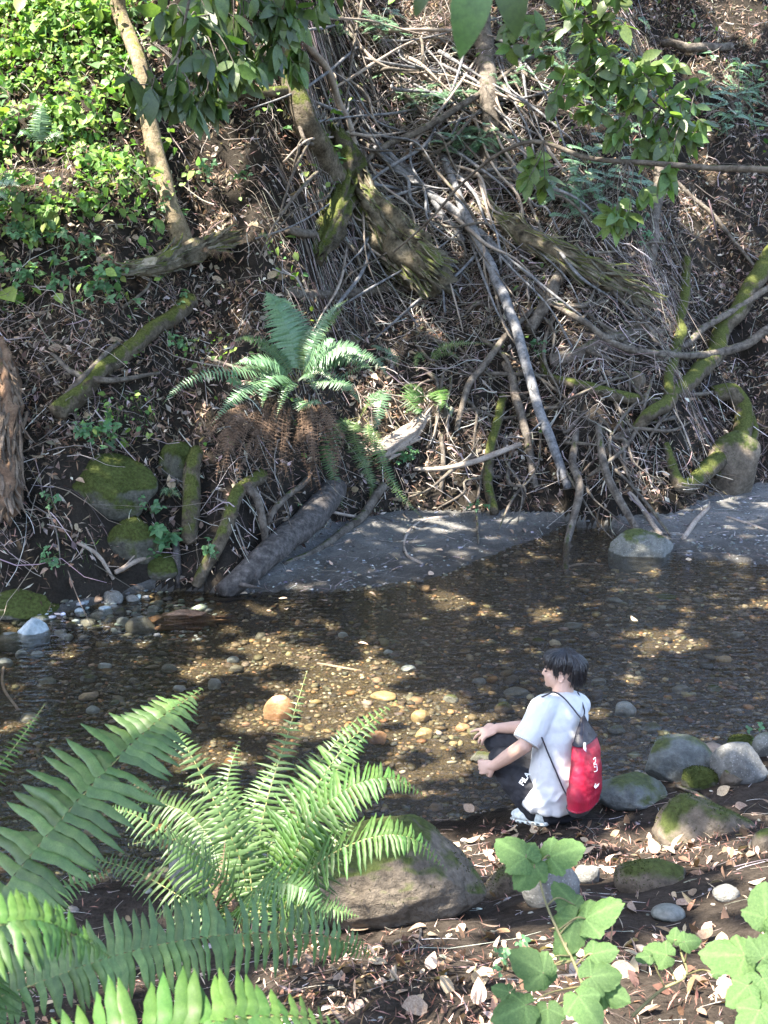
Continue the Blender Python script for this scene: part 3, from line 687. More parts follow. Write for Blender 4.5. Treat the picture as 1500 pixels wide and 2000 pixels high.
B([(385, 880, 14, .12), (372, 940, 17, .14), (372, 1005, 18, .14), (366, 1060, 14, .1)], m_barkm, "short mossy root post left of the mossy log", "root", "root", seed=6, fuzz=450)
B([(343, 1038, 7, .1), (350, 1092, 7, .08), (352, 1145, 6, .02)], m_bark_d, "small upright dead stick in the water by the low mossy rock", "stick", "stick", seed=7)
B([(480, 945, 10, .2), (505, 975, 8, .22), (512, 1030, 8, .2), (516, 1062, 6, .12)], m_bark, "pale hooked root beneath the fern's dead skirt", "root", "root", seed=8)
B([(600, 935, 6, .15), (555, 975, 6, .2), (530, 1000, 6, .2), (518, 1048, 5, .14)], m_bark, "thin forked root left above the thick dark wet log", "root", "root", seed=9, twn=3)
B([(866, 308, 7, .25), (900, 395, 9, .3), (940, 485, 10, .35), (988, 582, 10, .4), (1018, 675, 10, .4), (1050, 790, 10, .35), (1082, 875, 9, .3), (1110, 955, 8, .12)], m_bark_g, "longest blue grey pole running down the bank behind the person's side of the creek", "dead_pole", "branch", seed=10, noise=.06, twn=2)
B([(1106, 508, 11, .2), (1085, 560, 11, .25), (1060, 600, 12, .25), (1037, 642, 12, .15)], m_bark, "short thick grey branch leaning under the long split log", seed=11)
B([(1560, 430, 20, .2), (1498, 515, 19, .22), (1440, 610, 18, .22), (1400, 680, 18, .25), (1345, 745, 17, .28), (1285, 800, 14, .25), (1232, 848, 11, .1)], m_barkm, "long mossy log slanting down from the right edge", "mossy_log", "log", seed=12, fuzz=2250, sides=14)
B([(1560, 590, 9, .3), (1500, 642, 9, .32), (1445, 680, 9, .34), (1380, 692, 8, .36), (1300, 694, 7, .36), (1215, 677, 7, .34), (1135, 625, 6, .3), (1075, 590, 5, .2)], m_bark, "long sagging branch crossing in front of the long mossy log", seed=13, noise=.07)
B([(1342, 505, 8, .16), (1334, 590, 11, .2), (1318, 690, 12, .22), (1305, 768, 10, .12)], m_barkm, "upright moss covered pole on the right bank", "mossy_pole", "branch", seed=14, fuzz=1650)
B([(1505, 560, 6, .3), (1430, 605, 7, .34), (1350, 665, 7, .38), (1300, 700, 5, .36)], m_bark, "brown branch over the long mossy log near the right edge", seed=15)
B([(1058, 695, 7, .12), (1075, 735, 9, .14), (1130, 750, 11, .14), (1200, 768, 12, .14), (1285, 788, 10, .08)], m_barkm, "curved half buried mossy branch meeting the foot of the upright pole", seed=16, fuzz=900)
B([(1075, 708, 14, .05), (1150, 678, 16, .07), (1230, 655, 15, .07), (1320, 640, 12, .04)], m_bark, "buried brown log in the slope behind the sagging branch", "buried_log", "log", seed=17, ridge=.15, fuzz=225)
B([(1392, 770, 16, .2), (1432, 765, 18, .28), (1455, 800, 18, .32), (1442, 862, 19, .34), (1385, 918, 18, .32), (1332, 945, 14, .2), (1312, 900, 9, .12), (1300, 865, 6, .08)], m_barkm, "thick mossy root bent like a hook around the tilted slab boulder", "mossy_root", "root", seed=18, fuzz=3000, sides=14)
B([(1460, 800, 9, .22), (1476, 850, 9, .3), (1445, 885, 8, .34), (1400, 930, 8, .3)], m_barkm, "thinner root just behind the bent mossy root on the right", "root", "root", seed=19, fuzz=375)
B([(1125, 840, 6, .15), (1118, 900, 8, .25), (1130, 960, 8, .3), (1112, 1040, 7, .3), (1104, 1122, 6, .03)], m_bark, "crooked stick standing with its dark tip in the water", "stick", "stick", seed=20)
B([(1168, 832, 6, .15), (1180, 905, 8, .25), (1208, 975, 8, .22), (1240, 1028, 7, .08)], m_bark, "curved stick leaning down behind the angular pale green boulder", "stick", "stick", seed=21)
B([(1228, 962, 4, .1), (1262, 1002, 5, .12), (1290, 1044, 5, .04)], m_bark_p, "thin pale stick ending at the top of the angular pale green boulder", "stick", "stick", seed=22)
B([(982, 775, 9, .12), (966, 860, 10, .2), (958, 930, 10, .2), (967, 1005, 9, .03)], m_barkm, "mossy upright stick at the back of the grey sand", "stick", "stick", seed=23, fuzz=675)
B([(808, 916, 4, .1), (870, 916, 5, .22), (935, 900, 6, .28), (1015, 868, 5, .25)], m_bark_p, "pale bowed stick reaching right from the sunlit root stump", "stick", "stick", seed=24)
B([(985, 708, 7, .15), (1008, 770, 9, .2), (1028, 845, 8, .22), (1046, 950, 7, .08)], m_bark, "brown branch parallel and left of the longest blue grey pole", seed=25)
B([(1040, 605, 4, .2), (975, 675, 7, .3), (925, 740, 7, .3), (900, 795, 6, .22), (892, 838, 5, .1)], m_bark, "long bowed branch curving down left towards the small bright fern", seed=26)
B([(862, 850, 4, .15), (864, 900, 5, .15), (862, 960, 4, .05)], m_bark, "short thin upright stick in the sunlit corner of the bank", "stick", "stick", seed=27)
B([(876, 1009, 3, .03), (820, 1018, 3, .03), (792, 1050, 3, .03), (796, 1084, 3, .03), (826, 1102, 3, .02)], m_bark_p, "thin hooked twig lying on the grey sand", "stick", "stick", seed=28, sides=6)
B([(1335, 1052, 5, .03), (1356, 1022, 5, .05), (1385, 990, 4, .04)], m_bark_p, "pale forked stick on the right gravel beside the angular boulder", "stick", "stick", seed=29, twn=2)
B([(1010, 128, 4, .45), (925, 192, 6, .5), (830, 248, 7, .5), (755, 285, 6, .42), (695, 330, 5, .3)], m_bark, "long bare pole crossing the twig heap from upper right to lower left", "dead_pole", "branch", seed=30, noise=.05)
B([(560, 10, 5, .3), (598, 80, 7, .35), (640, 148, 7, .4), (668, 215, 7, .42), (702, 300, 6, .3)], m_bark_p, "pale whitish branch running down through the top of the twig heap", seed=31, twn=3)
B([(100, 690, 3, .15), (150, 728, 6, .22), (215, 742, 6, .22), (312, 728, 3, .15)], m_bark, "dark bowed branch across the straight fallen log on the left", seed=32)
B([(230, 668, 4, .2), (168, 728, 6, .24), (125, 780, 7, .2), (108, 806, 6, .1)], m_bark, "dark branch forking down beside the lower end of the straight fallen log", seed=33)
B([(730, 290, 7, .2), (800, 350, 8, .28), (870, 400, 8, .28), (940, 455, 7, .22), (1000, 520, 6, .15)], m_bark_g, "grey branch in the twig heap above the long split log", seed=34, twn=3)
B([(700, 250, 5, .2), (790, 325, 6, .3), (850, 395, 6, .3), (905, 470, 6, .22)], m_bark_g, "second grey branch in the heap just right of the rotten log", seed=35, twn=3)
B([(560, 572, 8, .1), (640, 578, 10, .12), (720, 570, 9, .1), (790, 562, 6, .08)], m_bark, "dark level branch under the overhang of the rotten log", seed=36, ridge=.1)
B([(560, 450, 8, .2), (590, 456, 9, .22), (612, 458, 8, .2), (624, 466, 3, .15)], m_bark, "short broken pale branch stub left of the mossy stump", seed=37)
B([(1290, 86, 7, .15), (1350, 88, 9, .18), (1425, 96, 8, .12)], m_bark, "short log lying in the slope high on the right", "short_log", "log", seed=38)
B([(420, 215, 8, .15), (470, 180, 9, .2), (540, 178, 10, .2), (580, 190, 9, .1)], m_barkm, "mossy limb sticking left from the dark mossy trunk", seed=39, fuzz=375)
B([(585, 248, 4, .3), (600, 282, 4, .35), (640, 268, 4, .4), (672, 205, 4, .42), (690, 100, 3, .4), (712, -20, 3, .3)], m_bark, "thin curling vine rising beside the dark mossy trunk", "vine", "vine", seed=40)
B([(1240, 85, 3, .3), (1262, 150, 4, .35), (1272, 240, 4, .35), (1300, 330, 4, .3), (1400, 430, 4, .2), (1490, 540, 3, .1)], m_bark, "thin dark vine wandering down the right slope", "vine", "vine", seed=41)
B([(640, 590, 3, .08), (735, 468, 3, .1), (960, 500, 3, .1)], m_bark, "wiry root over the soil behind the big fern", "root", "root", seed=42) if False else None
B([(300, 510, 3, .1), (290, 560, 3, .15), (240, 600, 3, .1)], m_bark, "thin root dangling from the dark hollow on the left", "root", "root", seed=43)
B([(405, 700, 3, .1), (480, 720, 4, .12), (560, 735, 3, .12)], m_bark, "thin stick lying left of the big far fern's crown", "stick", "stick", seed=44)
B([(1150, 930, 4, .1), (1190, 900, 4, .2), (1240, 845, 4, .2), (1265, 770, 3, .2), (1275, 740, 3, .1)], m_bark, "thin bent stick rising from the dark root hollow to the long mossy log", "stick", "stick", seed=45)
B([(700, 1010, 3, .1), (640, 1000, 3, .1), (590, 1010, 3, .05)], m_bark_p, "small pale twig on the sand under the fern's hanging fronds", "stick", "stick", seed=46)
B([(150, 1060, 3, .06), (195, 1085, 4, .08), (222, 1130, 3, .03)], m_bark_p, "thin pale bent stick at the left foot of the mossy boulders", "stick", "stick", seed=47, twn=2)
B([(225, 1118, 5, .06), (262, 1098, 5, .08), (305, 1085, 4, .06)], m_bark_p, "pinkish stick in front of the rounded mossy boulder", "stick", "stick", seed=48, twn=1)
B([(8, 1300, 3, .04), (5, 1340, 3, .06), (38, 1388, 3, .02)], m_bark_p, "thin bowed twig in the water at the left edge", "stick", "stick", seed=49, sides=6)
B([(620, 1296, 2.5, .03), (660, 1303, 3, .03), (706, 1310, 2, .02)], m_bark_p, "short pale twig floating on the sunlit shallows", "stick", "stick", seed=50, sides=6)
B([(400, 1172, 3, .02), (440, 1175, 5, .03), (485, 1168, 3, .02)], m_bark_d, "dark wet twig in the water at the foot of the thick dark wet log", "stick", "stick", seed=51)
B([(1320, 1534, 3, .06), (1370, 1556, 4, .1), (1404, 1594, 3, .02)], m_bark, "thin forked twig lying over the earthy boulder", "stick", "stick", seed=52, twn=2)
B([(810, 1865, 2.5, .02), (822, 1815, 3, .05), (808, 1790, 2, .04)], m_bark_d, "thin curved twig on the soil below the huge grey boulder", "stick", "stick", seed=53, sides=6)
B([(1010, 1918, 3, .02), (1060, 1910, 4, .03), (1130, 1905, 4, .02)], m_bark_p, "short straight stick among the leaf litter at the bottom", "stick", "stick", seed=54)
B([(1100, 1112, 2.5, .02), (1140, 1103, 3, .02), (1190, 1105, 2.5, .02)], m_bark_p, "thin pale twig at the waterline left of the angular boulder", "stick", "stick", seed=55, sides=6)
B([(1420, 1010, 2.5, .02), (1460, 1022, 3, .02), (1500, 1036, 2.5, .02)], m_bark_p, "thin straight twig on the right gravel", "stick", "stick", seed=56, sides=6)
splinter_log("driftwood", "chunk of red brown driftwood in the shallows right of the smooth dark oval stone",
             [(318, 1222, 16, .12), (350, 1214, 22, .14), (385, 1212, 18, .14), (425, 1210, 7, .1)], m_rotr, 10, 57, "driftwood", fuzz=15, slen=(.1, .25))
# the branches that shape the twig heap, each its own thing; nothing in the photo sets one apart from the next
r_ = np.random.default_rng(99)
for k in range(110):
    u0, v0 = r_.uniform(600, 1010), r_.uniform(20, 470); a = r_.choice([r_.uniform(.5, 1.3), r_.uniform(1.9, 2.7), r_.uniform(-.2, .4)], p=[.62, .2, .18]); l = r_.uniform(110, 330)
    pts = [(u0 + math.cos(a) * l * t + r_.normal(0, 11), v0 + math.sin(a) * l * t + r_.normal(0, 11), 2.5 * (1 - .5 * t) * r_.uniform(.6, 2.0), .16 + .34 * math.sin(PI * t)) for t in (0, .33, .66, 1)]
    B([p for p in pts], (m_bark_g, m_bark_g, m_bark, m_bark_p)[k % 4], "bare grey stick in the tangled twig heap right of the rotten log", "heap_stick", "stick", seed=200 + k, sides=6, noise=.05, group="bare sticks of the twig heap", twn=r_.integers(0, 3))
for k in range(64):
    u0, v0 = r_.uniform(820, 1330), r_.uniform(480, 930); a = r_.uniform(-.5, 2.9); l = r_.uniform(70, 230)
    pts = [(u0 + math.cos(a) * l * t + r_.normal(0, 9), v0 + math.sin(a) * l * t + r_.normal(0, 9), 3.4 * (1 - .5 * t) * r_.uniform(.6, 1.6), .08 + .16 * math.sin(PI * t)) for t in (0, .33, .66, 1)]
    B(pts, m_bark, "bare brown stick scattered over the lower right bank", "bank_stick", "stick", seed=300 + k, sides=6, noise=.05, group="bare sticks of the lower right bank", twn=r_.integers(0, 2))

# ------------------------------------------------------------------ ferns
def fern(name, label, base, fronds, mat=m_fern, cat="fern", plen=.10, npin=34, tpl=None, skirt=None, seed=1, hint=None, pmesh=None):
    """fronds: lists of world points from the crown outwards, or dicts with options."""
    root = empty(name, base, label=label, cat=cat)
    for i, f in enumerate(fronds):
        d = dict(pts=f) if not isinstance(f, dict) else dict(f); pts = d.pop("pts")
        a = dict(plen=plen, npin=npin, mat=mat, tpl=tpl, seed=seed + i, hint=hint); a.update(d)
        frond(root, pts, **a)
    return root
def arch(c, az, ln, rise, drop, tilt=0):
    """frond points rising from c and arching over in direction az"""
    dx, dy = math.cos(az), math.sin(az); c = np.asarray(c, float)
    return np.array([c + np.array([dx * ln * t * (1 - .08 * t), dy * ln * t, rise * math.sin(min(t * 1.25, 1) * PI / 2) - drop * t ** 2.4]) for t in (0, .25, .5, .75, 1)])

# big far fern: fronds from image targets (u, v, offset towards the camera)
def pxf(pts): return np.array([P(u, v, o) if len((u, v, o)) == 3 else 0 for u, v, o in pts])
c0 = (575, 735)
D0 = float(PD(585, 790)[0]) - .25
def ff(lst, dd=0.0, D=None): return np.array([W(u, v, min((D or D0) - o, float(PD(u, v)[0]) - .12 - .35 * o)) for u, v, o in lst])
farf = [
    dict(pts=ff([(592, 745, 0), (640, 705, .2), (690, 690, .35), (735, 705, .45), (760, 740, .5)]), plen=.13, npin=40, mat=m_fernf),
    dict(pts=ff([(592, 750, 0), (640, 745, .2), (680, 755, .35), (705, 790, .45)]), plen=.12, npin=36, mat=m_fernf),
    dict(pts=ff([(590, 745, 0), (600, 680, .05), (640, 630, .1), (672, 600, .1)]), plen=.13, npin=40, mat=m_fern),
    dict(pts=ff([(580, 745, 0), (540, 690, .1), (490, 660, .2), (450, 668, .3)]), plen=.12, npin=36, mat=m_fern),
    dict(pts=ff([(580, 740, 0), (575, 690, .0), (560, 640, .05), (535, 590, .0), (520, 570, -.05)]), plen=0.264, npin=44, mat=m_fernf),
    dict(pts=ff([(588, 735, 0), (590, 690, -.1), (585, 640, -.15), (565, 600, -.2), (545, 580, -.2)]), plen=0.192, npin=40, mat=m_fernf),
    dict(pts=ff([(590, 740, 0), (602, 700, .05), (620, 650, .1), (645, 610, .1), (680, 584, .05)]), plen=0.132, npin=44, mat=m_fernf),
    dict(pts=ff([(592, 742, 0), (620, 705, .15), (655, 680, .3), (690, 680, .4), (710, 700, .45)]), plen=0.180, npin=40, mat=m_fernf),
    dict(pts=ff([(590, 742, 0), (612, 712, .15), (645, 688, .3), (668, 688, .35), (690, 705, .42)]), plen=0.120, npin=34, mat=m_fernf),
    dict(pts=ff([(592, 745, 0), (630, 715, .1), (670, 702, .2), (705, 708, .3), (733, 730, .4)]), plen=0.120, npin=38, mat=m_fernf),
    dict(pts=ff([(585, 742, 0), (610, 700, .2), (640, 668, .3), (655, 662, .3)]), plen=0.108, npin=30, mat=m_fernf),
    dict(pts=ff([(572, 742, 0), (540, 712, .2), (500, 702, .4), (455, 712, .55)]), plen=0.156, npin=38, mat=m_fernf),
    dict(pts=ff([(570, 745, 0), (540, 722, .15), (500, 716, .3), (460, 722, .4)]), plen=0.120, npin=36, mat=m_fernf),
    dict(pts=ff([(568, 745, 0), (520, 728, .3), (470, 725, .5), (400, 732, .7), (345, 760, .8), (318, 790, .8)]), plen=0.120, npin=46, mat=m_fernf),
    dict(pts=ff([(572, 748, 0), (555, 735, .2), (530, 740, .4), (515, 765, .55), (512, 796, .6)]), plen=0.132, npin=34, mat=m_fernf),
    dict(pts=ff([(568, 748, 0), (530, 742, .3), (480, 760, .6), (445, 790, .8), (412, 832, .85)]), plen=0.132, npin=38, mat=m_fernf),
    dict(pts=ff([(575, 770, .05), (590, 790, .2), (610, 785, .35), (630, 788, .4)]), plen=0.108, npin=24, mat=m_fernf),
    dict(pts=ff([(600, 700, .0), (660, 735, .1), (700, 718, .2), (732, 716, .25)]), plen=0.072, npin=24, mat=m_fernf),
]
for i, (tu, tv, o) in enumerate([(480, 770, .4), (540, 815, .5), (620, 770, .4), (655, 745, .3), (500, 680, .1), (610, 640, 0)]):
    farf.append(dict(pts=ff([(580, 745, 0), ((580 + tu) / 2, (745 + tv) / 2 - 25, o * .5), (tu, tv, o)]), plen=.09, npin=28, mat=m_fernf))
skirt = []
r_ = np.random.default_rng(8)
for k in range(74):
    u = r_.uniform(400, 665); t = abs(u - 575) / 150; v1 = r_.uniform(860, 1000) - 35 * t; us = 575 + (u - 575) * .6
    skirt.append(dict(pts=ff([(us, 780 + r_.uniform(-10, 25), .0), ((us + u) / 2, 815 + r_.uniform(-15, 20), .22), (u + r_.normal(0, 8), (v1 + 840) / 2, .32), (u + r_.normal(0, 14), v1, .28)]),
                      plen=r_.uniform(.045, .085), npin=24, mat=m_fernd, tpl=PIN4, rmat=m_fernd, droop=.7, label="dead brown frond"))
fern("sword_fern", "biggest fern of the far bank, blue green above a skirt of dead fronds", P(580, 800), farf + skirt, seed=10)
# other far ferns
D1 = float(PD(750, 840)[0]) - .3
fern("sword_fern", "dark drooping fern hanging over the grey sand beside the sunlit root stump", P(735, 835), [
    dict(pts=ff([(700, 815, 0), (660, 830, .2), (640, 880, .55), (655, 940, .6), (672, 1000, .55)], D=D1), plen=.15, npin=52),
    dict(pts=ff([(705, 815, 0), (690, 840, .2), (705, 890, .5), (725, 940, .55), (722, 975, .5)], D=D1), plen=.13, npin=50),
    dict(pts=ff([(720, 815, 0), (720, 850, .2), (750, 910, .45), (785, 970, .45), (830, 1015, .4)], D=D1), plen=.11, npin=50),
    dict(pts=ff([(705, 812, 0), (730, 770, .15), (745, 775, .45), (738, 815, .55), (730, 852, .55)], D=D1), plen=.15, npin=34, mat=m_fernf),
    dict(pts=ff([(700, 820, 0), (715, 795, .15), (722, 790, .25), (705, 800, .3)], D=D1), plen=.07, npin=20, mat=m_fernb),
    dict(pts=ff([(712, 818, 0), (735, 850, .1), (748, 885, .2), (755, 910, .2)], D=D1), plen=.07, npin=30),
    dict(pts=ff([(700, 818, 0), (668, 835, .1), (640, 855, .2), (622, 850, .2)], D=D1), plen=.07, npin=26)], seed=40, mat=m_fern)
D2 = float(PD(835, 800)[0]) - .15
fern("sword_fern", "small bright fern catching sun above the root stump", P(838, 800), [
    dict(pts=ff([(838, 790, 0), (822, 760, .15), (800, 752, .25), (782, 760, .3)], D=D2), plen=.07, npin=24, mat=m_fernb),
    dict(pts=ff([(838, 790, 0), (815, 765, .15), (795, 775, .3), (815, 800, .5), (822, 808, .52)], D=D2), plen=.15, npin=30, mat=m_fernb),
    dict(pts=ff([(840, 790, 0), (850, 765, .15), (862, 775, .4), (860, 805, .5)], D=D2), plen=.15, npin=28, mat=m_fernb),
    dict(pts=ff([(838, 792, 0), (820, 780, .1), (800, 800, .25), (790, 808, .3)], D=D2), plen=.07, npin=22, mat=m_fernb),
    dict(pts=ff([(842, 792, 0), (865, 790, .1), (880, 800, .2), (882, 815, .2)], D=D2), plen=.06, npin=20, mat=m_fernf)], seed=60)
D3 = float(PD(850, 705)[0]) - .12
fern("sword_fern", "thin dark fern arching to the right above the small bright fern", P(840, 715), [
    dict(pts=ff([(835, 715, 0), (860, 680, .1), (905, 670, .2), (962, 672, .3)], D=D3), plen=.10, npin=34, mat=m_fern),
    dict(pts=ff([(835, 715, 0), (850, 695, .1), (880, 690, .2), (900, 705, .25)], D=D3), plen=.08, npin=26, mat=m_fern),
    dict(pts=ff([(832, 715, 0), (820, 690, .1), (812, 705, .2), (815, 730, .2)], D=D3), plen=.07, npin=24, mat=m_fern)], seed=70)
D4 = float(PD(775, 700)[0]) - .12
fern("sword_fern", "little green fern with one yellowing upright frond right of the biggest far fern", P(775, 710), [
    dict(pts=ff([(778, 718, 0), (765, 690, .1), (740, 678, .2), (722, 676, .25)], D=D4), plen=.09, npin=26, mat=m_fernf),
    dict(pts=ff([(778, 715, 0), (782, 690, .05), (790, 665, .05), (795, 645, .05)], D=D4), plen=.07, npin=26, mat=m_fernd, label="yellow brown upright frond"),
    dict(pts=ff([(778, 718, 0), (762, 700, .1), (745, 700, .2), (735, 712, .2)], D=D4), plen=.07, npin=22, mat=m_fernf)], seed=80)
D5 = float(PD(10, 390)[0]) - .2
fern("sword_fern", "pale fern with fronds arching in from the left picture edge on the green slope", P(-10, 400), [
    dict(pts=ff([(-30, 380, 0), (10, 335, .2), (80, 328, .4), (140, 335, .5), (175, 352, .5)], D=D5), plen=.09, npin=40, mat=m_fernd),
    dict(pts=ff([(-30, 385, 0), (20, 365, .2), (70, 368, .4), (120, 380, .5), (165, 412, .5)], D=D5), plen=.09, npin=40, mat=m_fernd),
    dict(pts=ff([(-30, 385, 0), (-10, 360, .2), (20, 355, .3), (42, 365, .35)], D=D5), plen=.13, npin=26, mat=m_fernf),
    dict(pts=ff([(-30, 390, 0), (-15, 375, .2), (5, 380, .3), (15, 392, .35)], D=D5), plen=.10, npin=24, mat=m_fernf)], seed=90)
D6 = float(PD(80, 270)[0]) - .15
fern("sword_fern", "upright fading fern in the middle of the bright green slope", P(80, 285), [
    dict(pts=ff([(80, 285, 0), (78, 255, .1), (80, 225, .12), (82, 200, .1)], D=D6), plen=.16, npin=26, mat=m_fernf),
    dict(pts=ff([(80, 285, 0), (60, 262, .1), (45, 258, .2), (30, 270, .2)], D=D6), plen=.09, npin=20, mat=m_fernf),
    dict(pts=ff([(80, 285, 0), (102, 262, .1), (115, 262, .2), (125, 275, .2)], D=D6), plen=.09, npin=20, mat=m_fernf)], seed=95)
for (u, v, lb, mt, sz) in [(500, 466, "single bright green fern leaf left of the mossy stump", m_fernb, .55), (375, 505, "grey withered fern draped over the bark slab log", m_fernd, 1.), (430, 510, "pale dried fern frond hanging right of the bark slab log", m_fernd, .7),
                           (655, 72, "small blue green fern near the top of the pale whitish branch", m_fernf, .8), (800, 205, "tuft of blue green fern on the sunny litter above the twig heap", m_fernf, .9), (330, 970, "small fern sprig on the soil above the rounded mossy boulder", m_fernf, .5)]:
    D = float(PD(u, v)[0]) - .12; q = np.random.default_rng(int(u)); fr = []
    for a in ([-.5] if 'single' in lb else [-2.6, -2.0, -1.2, -.4]):
        a += q.normal(0, .15); l = 50 * sz
        fr.append(dict(pts=ff([(u, v, 0), (u + math.cos(a) * l * .5, v + math.sin(a) * l * .5 - 5, .1), (u + math.cos(a) * l, v + math.sin(a) * l * .6 + 12, .2)], D=D), plen=.09 * sz, npin=20, mat=mt))
    fern("small_fern", lb, P(u, v), fr, seed=int(u))

# ------------------------------------------------------------------ near ferns
pin_var = []
def make_pin(name, mat, n=9, seed=0):
    r = np.random.default_rng(seed); s = np.linspace(0, 1, n); wd = .080 * np.clip((1 - s) / .42, 0, 1) ** .62 * (.97 + .18 * np.exp(-s * 9)); wd[-1] = .004
    V = []
    for k in range(n):
        y0 = .14 * s[k] ** 2 + .01 * math.sin(s[k] * 9 + seed); z = -.16 * s[k] ** 1.7 + .012 * math.sin(k * 2.1 + seed)
        V += [(s[k], y0 - wd[k], z - .02 + .008 * (-1) ** k), (s[k], y0 - wd[k] * .5, z + .006), (s[k], y0, z + .0), (s[k], y0 + wd[k] * .5, z + .006), (s[k], y0 + wd[k], z - .02 - .008 * (-1) ** k)]
    return new_mesh(name, np.array(V), grid_faces(n, 5), mat)
PM_d = make_pin("leaflet", m_fern, seed=1); PM_b = make_pin("leaflet_bright", m_fernb, seed=2)
nb = P(455, 1850, .15)
def nf(lst): return np.array([W(u, v, d) for u, v, d in lst])
near = [
    dict(pts=nf([(505, 1850, 3.45), (500, 1700, 3.5), (520, 1570, 3.55), (560, 1440, 3.65), (600, 1310, 3.8)]), narrow=.78, plen=0.106, npin=37, mat=m_fern, indiv=None, label=None),
    dict(pts=nf([(530, 1850, 3.4), (545, 1700, 3.35), (600, 1570, 3.3), (680, 1450, 3.35), (775, 1368, 3.45)]), narrow=.78, plen=0.128, npin=39, indiv=PM_b, mat=m_fernb),
    dict(pts=nf([(520, 1850, 3.4), (560, 1720, 3.5), (610, 1600, 3.5), (660, 1500, 3.5), (715, 1435, 3.55)]), narrow=.78, plen=0.114, npin=37, mat=m_fern),
    dict(pts=nf([(540, 1840, 3.4), (560, 1720, 3.3), (605, 1610, 3.2), (680, 1540, 3.15), (760, 1520, 3.15), (832, 1555, 3.2)]), narrow=.78, plen=0.119, npin=41, indiv=PM_b, mat=m_fernb),
    dict(pts=nf([(545, 1850, 3.35), (560, 1760, 3.2), (630, 1680, 3.05), (730, 1635, 2.95), (810, 1640, 2.95), (872, 1700, 3.0)]), narrow=.78, plen=0.106, npin=39, indiv=PM_b, mat=m_fernb),
    dict(pts=nf([(480, 1850, 3.45), (450, 1740, 3.5), (440, 1620, 3.6), (445, 1520, 3.7), (470, 1440, 3.8)]), narrow=.78, plen=0.106, npin=36, mat=m_fern),
    dict(pts=nf([(470, 1850, 3.4), (410, 1730, 3.4), (350, 1650, 3.4), (260, 1590, 3.4), (200, 1580, 3.4)]), narrow=.78, plen=0.106, npin=32, mat=m_fern),
    dict(pts=nf([(480, 1850, 3.3), (460, 1750, 3.2), (400, 1680, 3.1), (330, 1640, 3.0), (250, 1650, 3.0)]), narrow=.78, plen=0.097, npin=32, mat=m_fern),
    dict(pts=nf([(500, 1850, 3.3), (490, 1720, 3.3), (470, 1600, 3.35), (420, 1540, 3.4), (350, 1530, 3.4)]), narrow=.78, plen=0.088, npin=32, mat=m_fern),
    dict(pts=nf([(500, 1850, 3.3), (470, 1780, 3.1), (520, 1730, 2.95), (590, 1735, 2.9), (640, 1790, 2.9)]), narrow=.78, plen=0.106, npin=32, mat=m_fern),
    dict(pts=nf([(470, 1850, 3.3), (430, 1790, 3.1), (370, 1770, 3.0), (290, 1790, 3.0)]), narrow=.78, plen=0.088, npin=29, mat=m_fern),
    dict(pts=nf([(490, 1850, 3.3), (475, 1700, 3.3), (430, 1590, 3.3), (370, 1470, 3.35), (330, 1420, 3.4)]), plen=.09, npin=32, mat=m_fern),
    dict(pts=nf([(515, 1850, 3.4), (530, 1730, 3.5), (560, 1640, 3.6), (610, 1520, 3.75)]), narrow=.78, plen=0.106, npin=32, mat=m_fern),
    dict(pts=nf([(525, 1850, 3.4), (590, 1760, 3.3), (650, 1660, 3.3), (700, 1560, 3.35)]), narrow=.78, plen=0.097, npin=32, mat=m_fern),
    dict(pts=nf([(500, 1850, 3.5), (480, 1690, 3.7), (500, 1560, 3.9), (545, 1480, 4.0)]), narrow=.78, plen=0.097, npin=32, mat=m_fern),
    dict(pts=nf([(480, 1850, 3.4), (380, 1770, 3.5), (260, 1700, 3.6), (150, 1670, 3.6)]), narrow=.78, plen=0.097, npin=32, mat=m_fern),
    dict(pts=nf([(500, 1860, 3.3), (560, 1800, 3.1), (630, 1775, 3.0), (700, 1790, 3.0)]), narrow=.78, plen=0.088, npin=29, mat=m_fern),
    dict(pts=nf([(490, 1850, 3.5), (440, 1700, 3.6), (380, 1600, 3.7), (300, 1560, 3.75), (230, 1500, 3.8)]), plen=.11, npin=40, mat=m_fern, narrow=.78),
    dict(pts=nf([(500, 1850, 3.4), (520, 1680, 3.5), (570, 1560, 3.6), (640, 1470, 3.7), (700, 1400, 3.75)]), plen=.10, npin=40, mat=m_fern, narrow=.78),
    dict(pts=nf([(455, 1880, 3.4), (425, 1800, 3.25), (432, 1720, 3.2), (440, 1640, 3.25)]), plen=.045, npin=32, mat=m_fernd, rmat=m_fernd, droop=.8, label="withered golden brown frond"),
    dict(pts=nf([(470, 1880, 3.4), (440, 1810, 3.3), (425, 1770, 3.2), (430, 1700, 3.2)]), plen=.04, npin=29, mat=m_fernd, rmat=m_fernd, droop=.8, label="withered golden brown frond"),
    dict(pts=nf([(480, 1880, 3.4), (460, 1790, 3.2), (450, 1740, 3.2)]), plen=.04, npin=30, mat=m_fernd, rmat=m_fernd, droop=.8, label="withered golden brown frond"),
]
fern("sword_fern", "large near fern whose lit green fronds reach over the huge grey boulder", nb, near, seed=110)
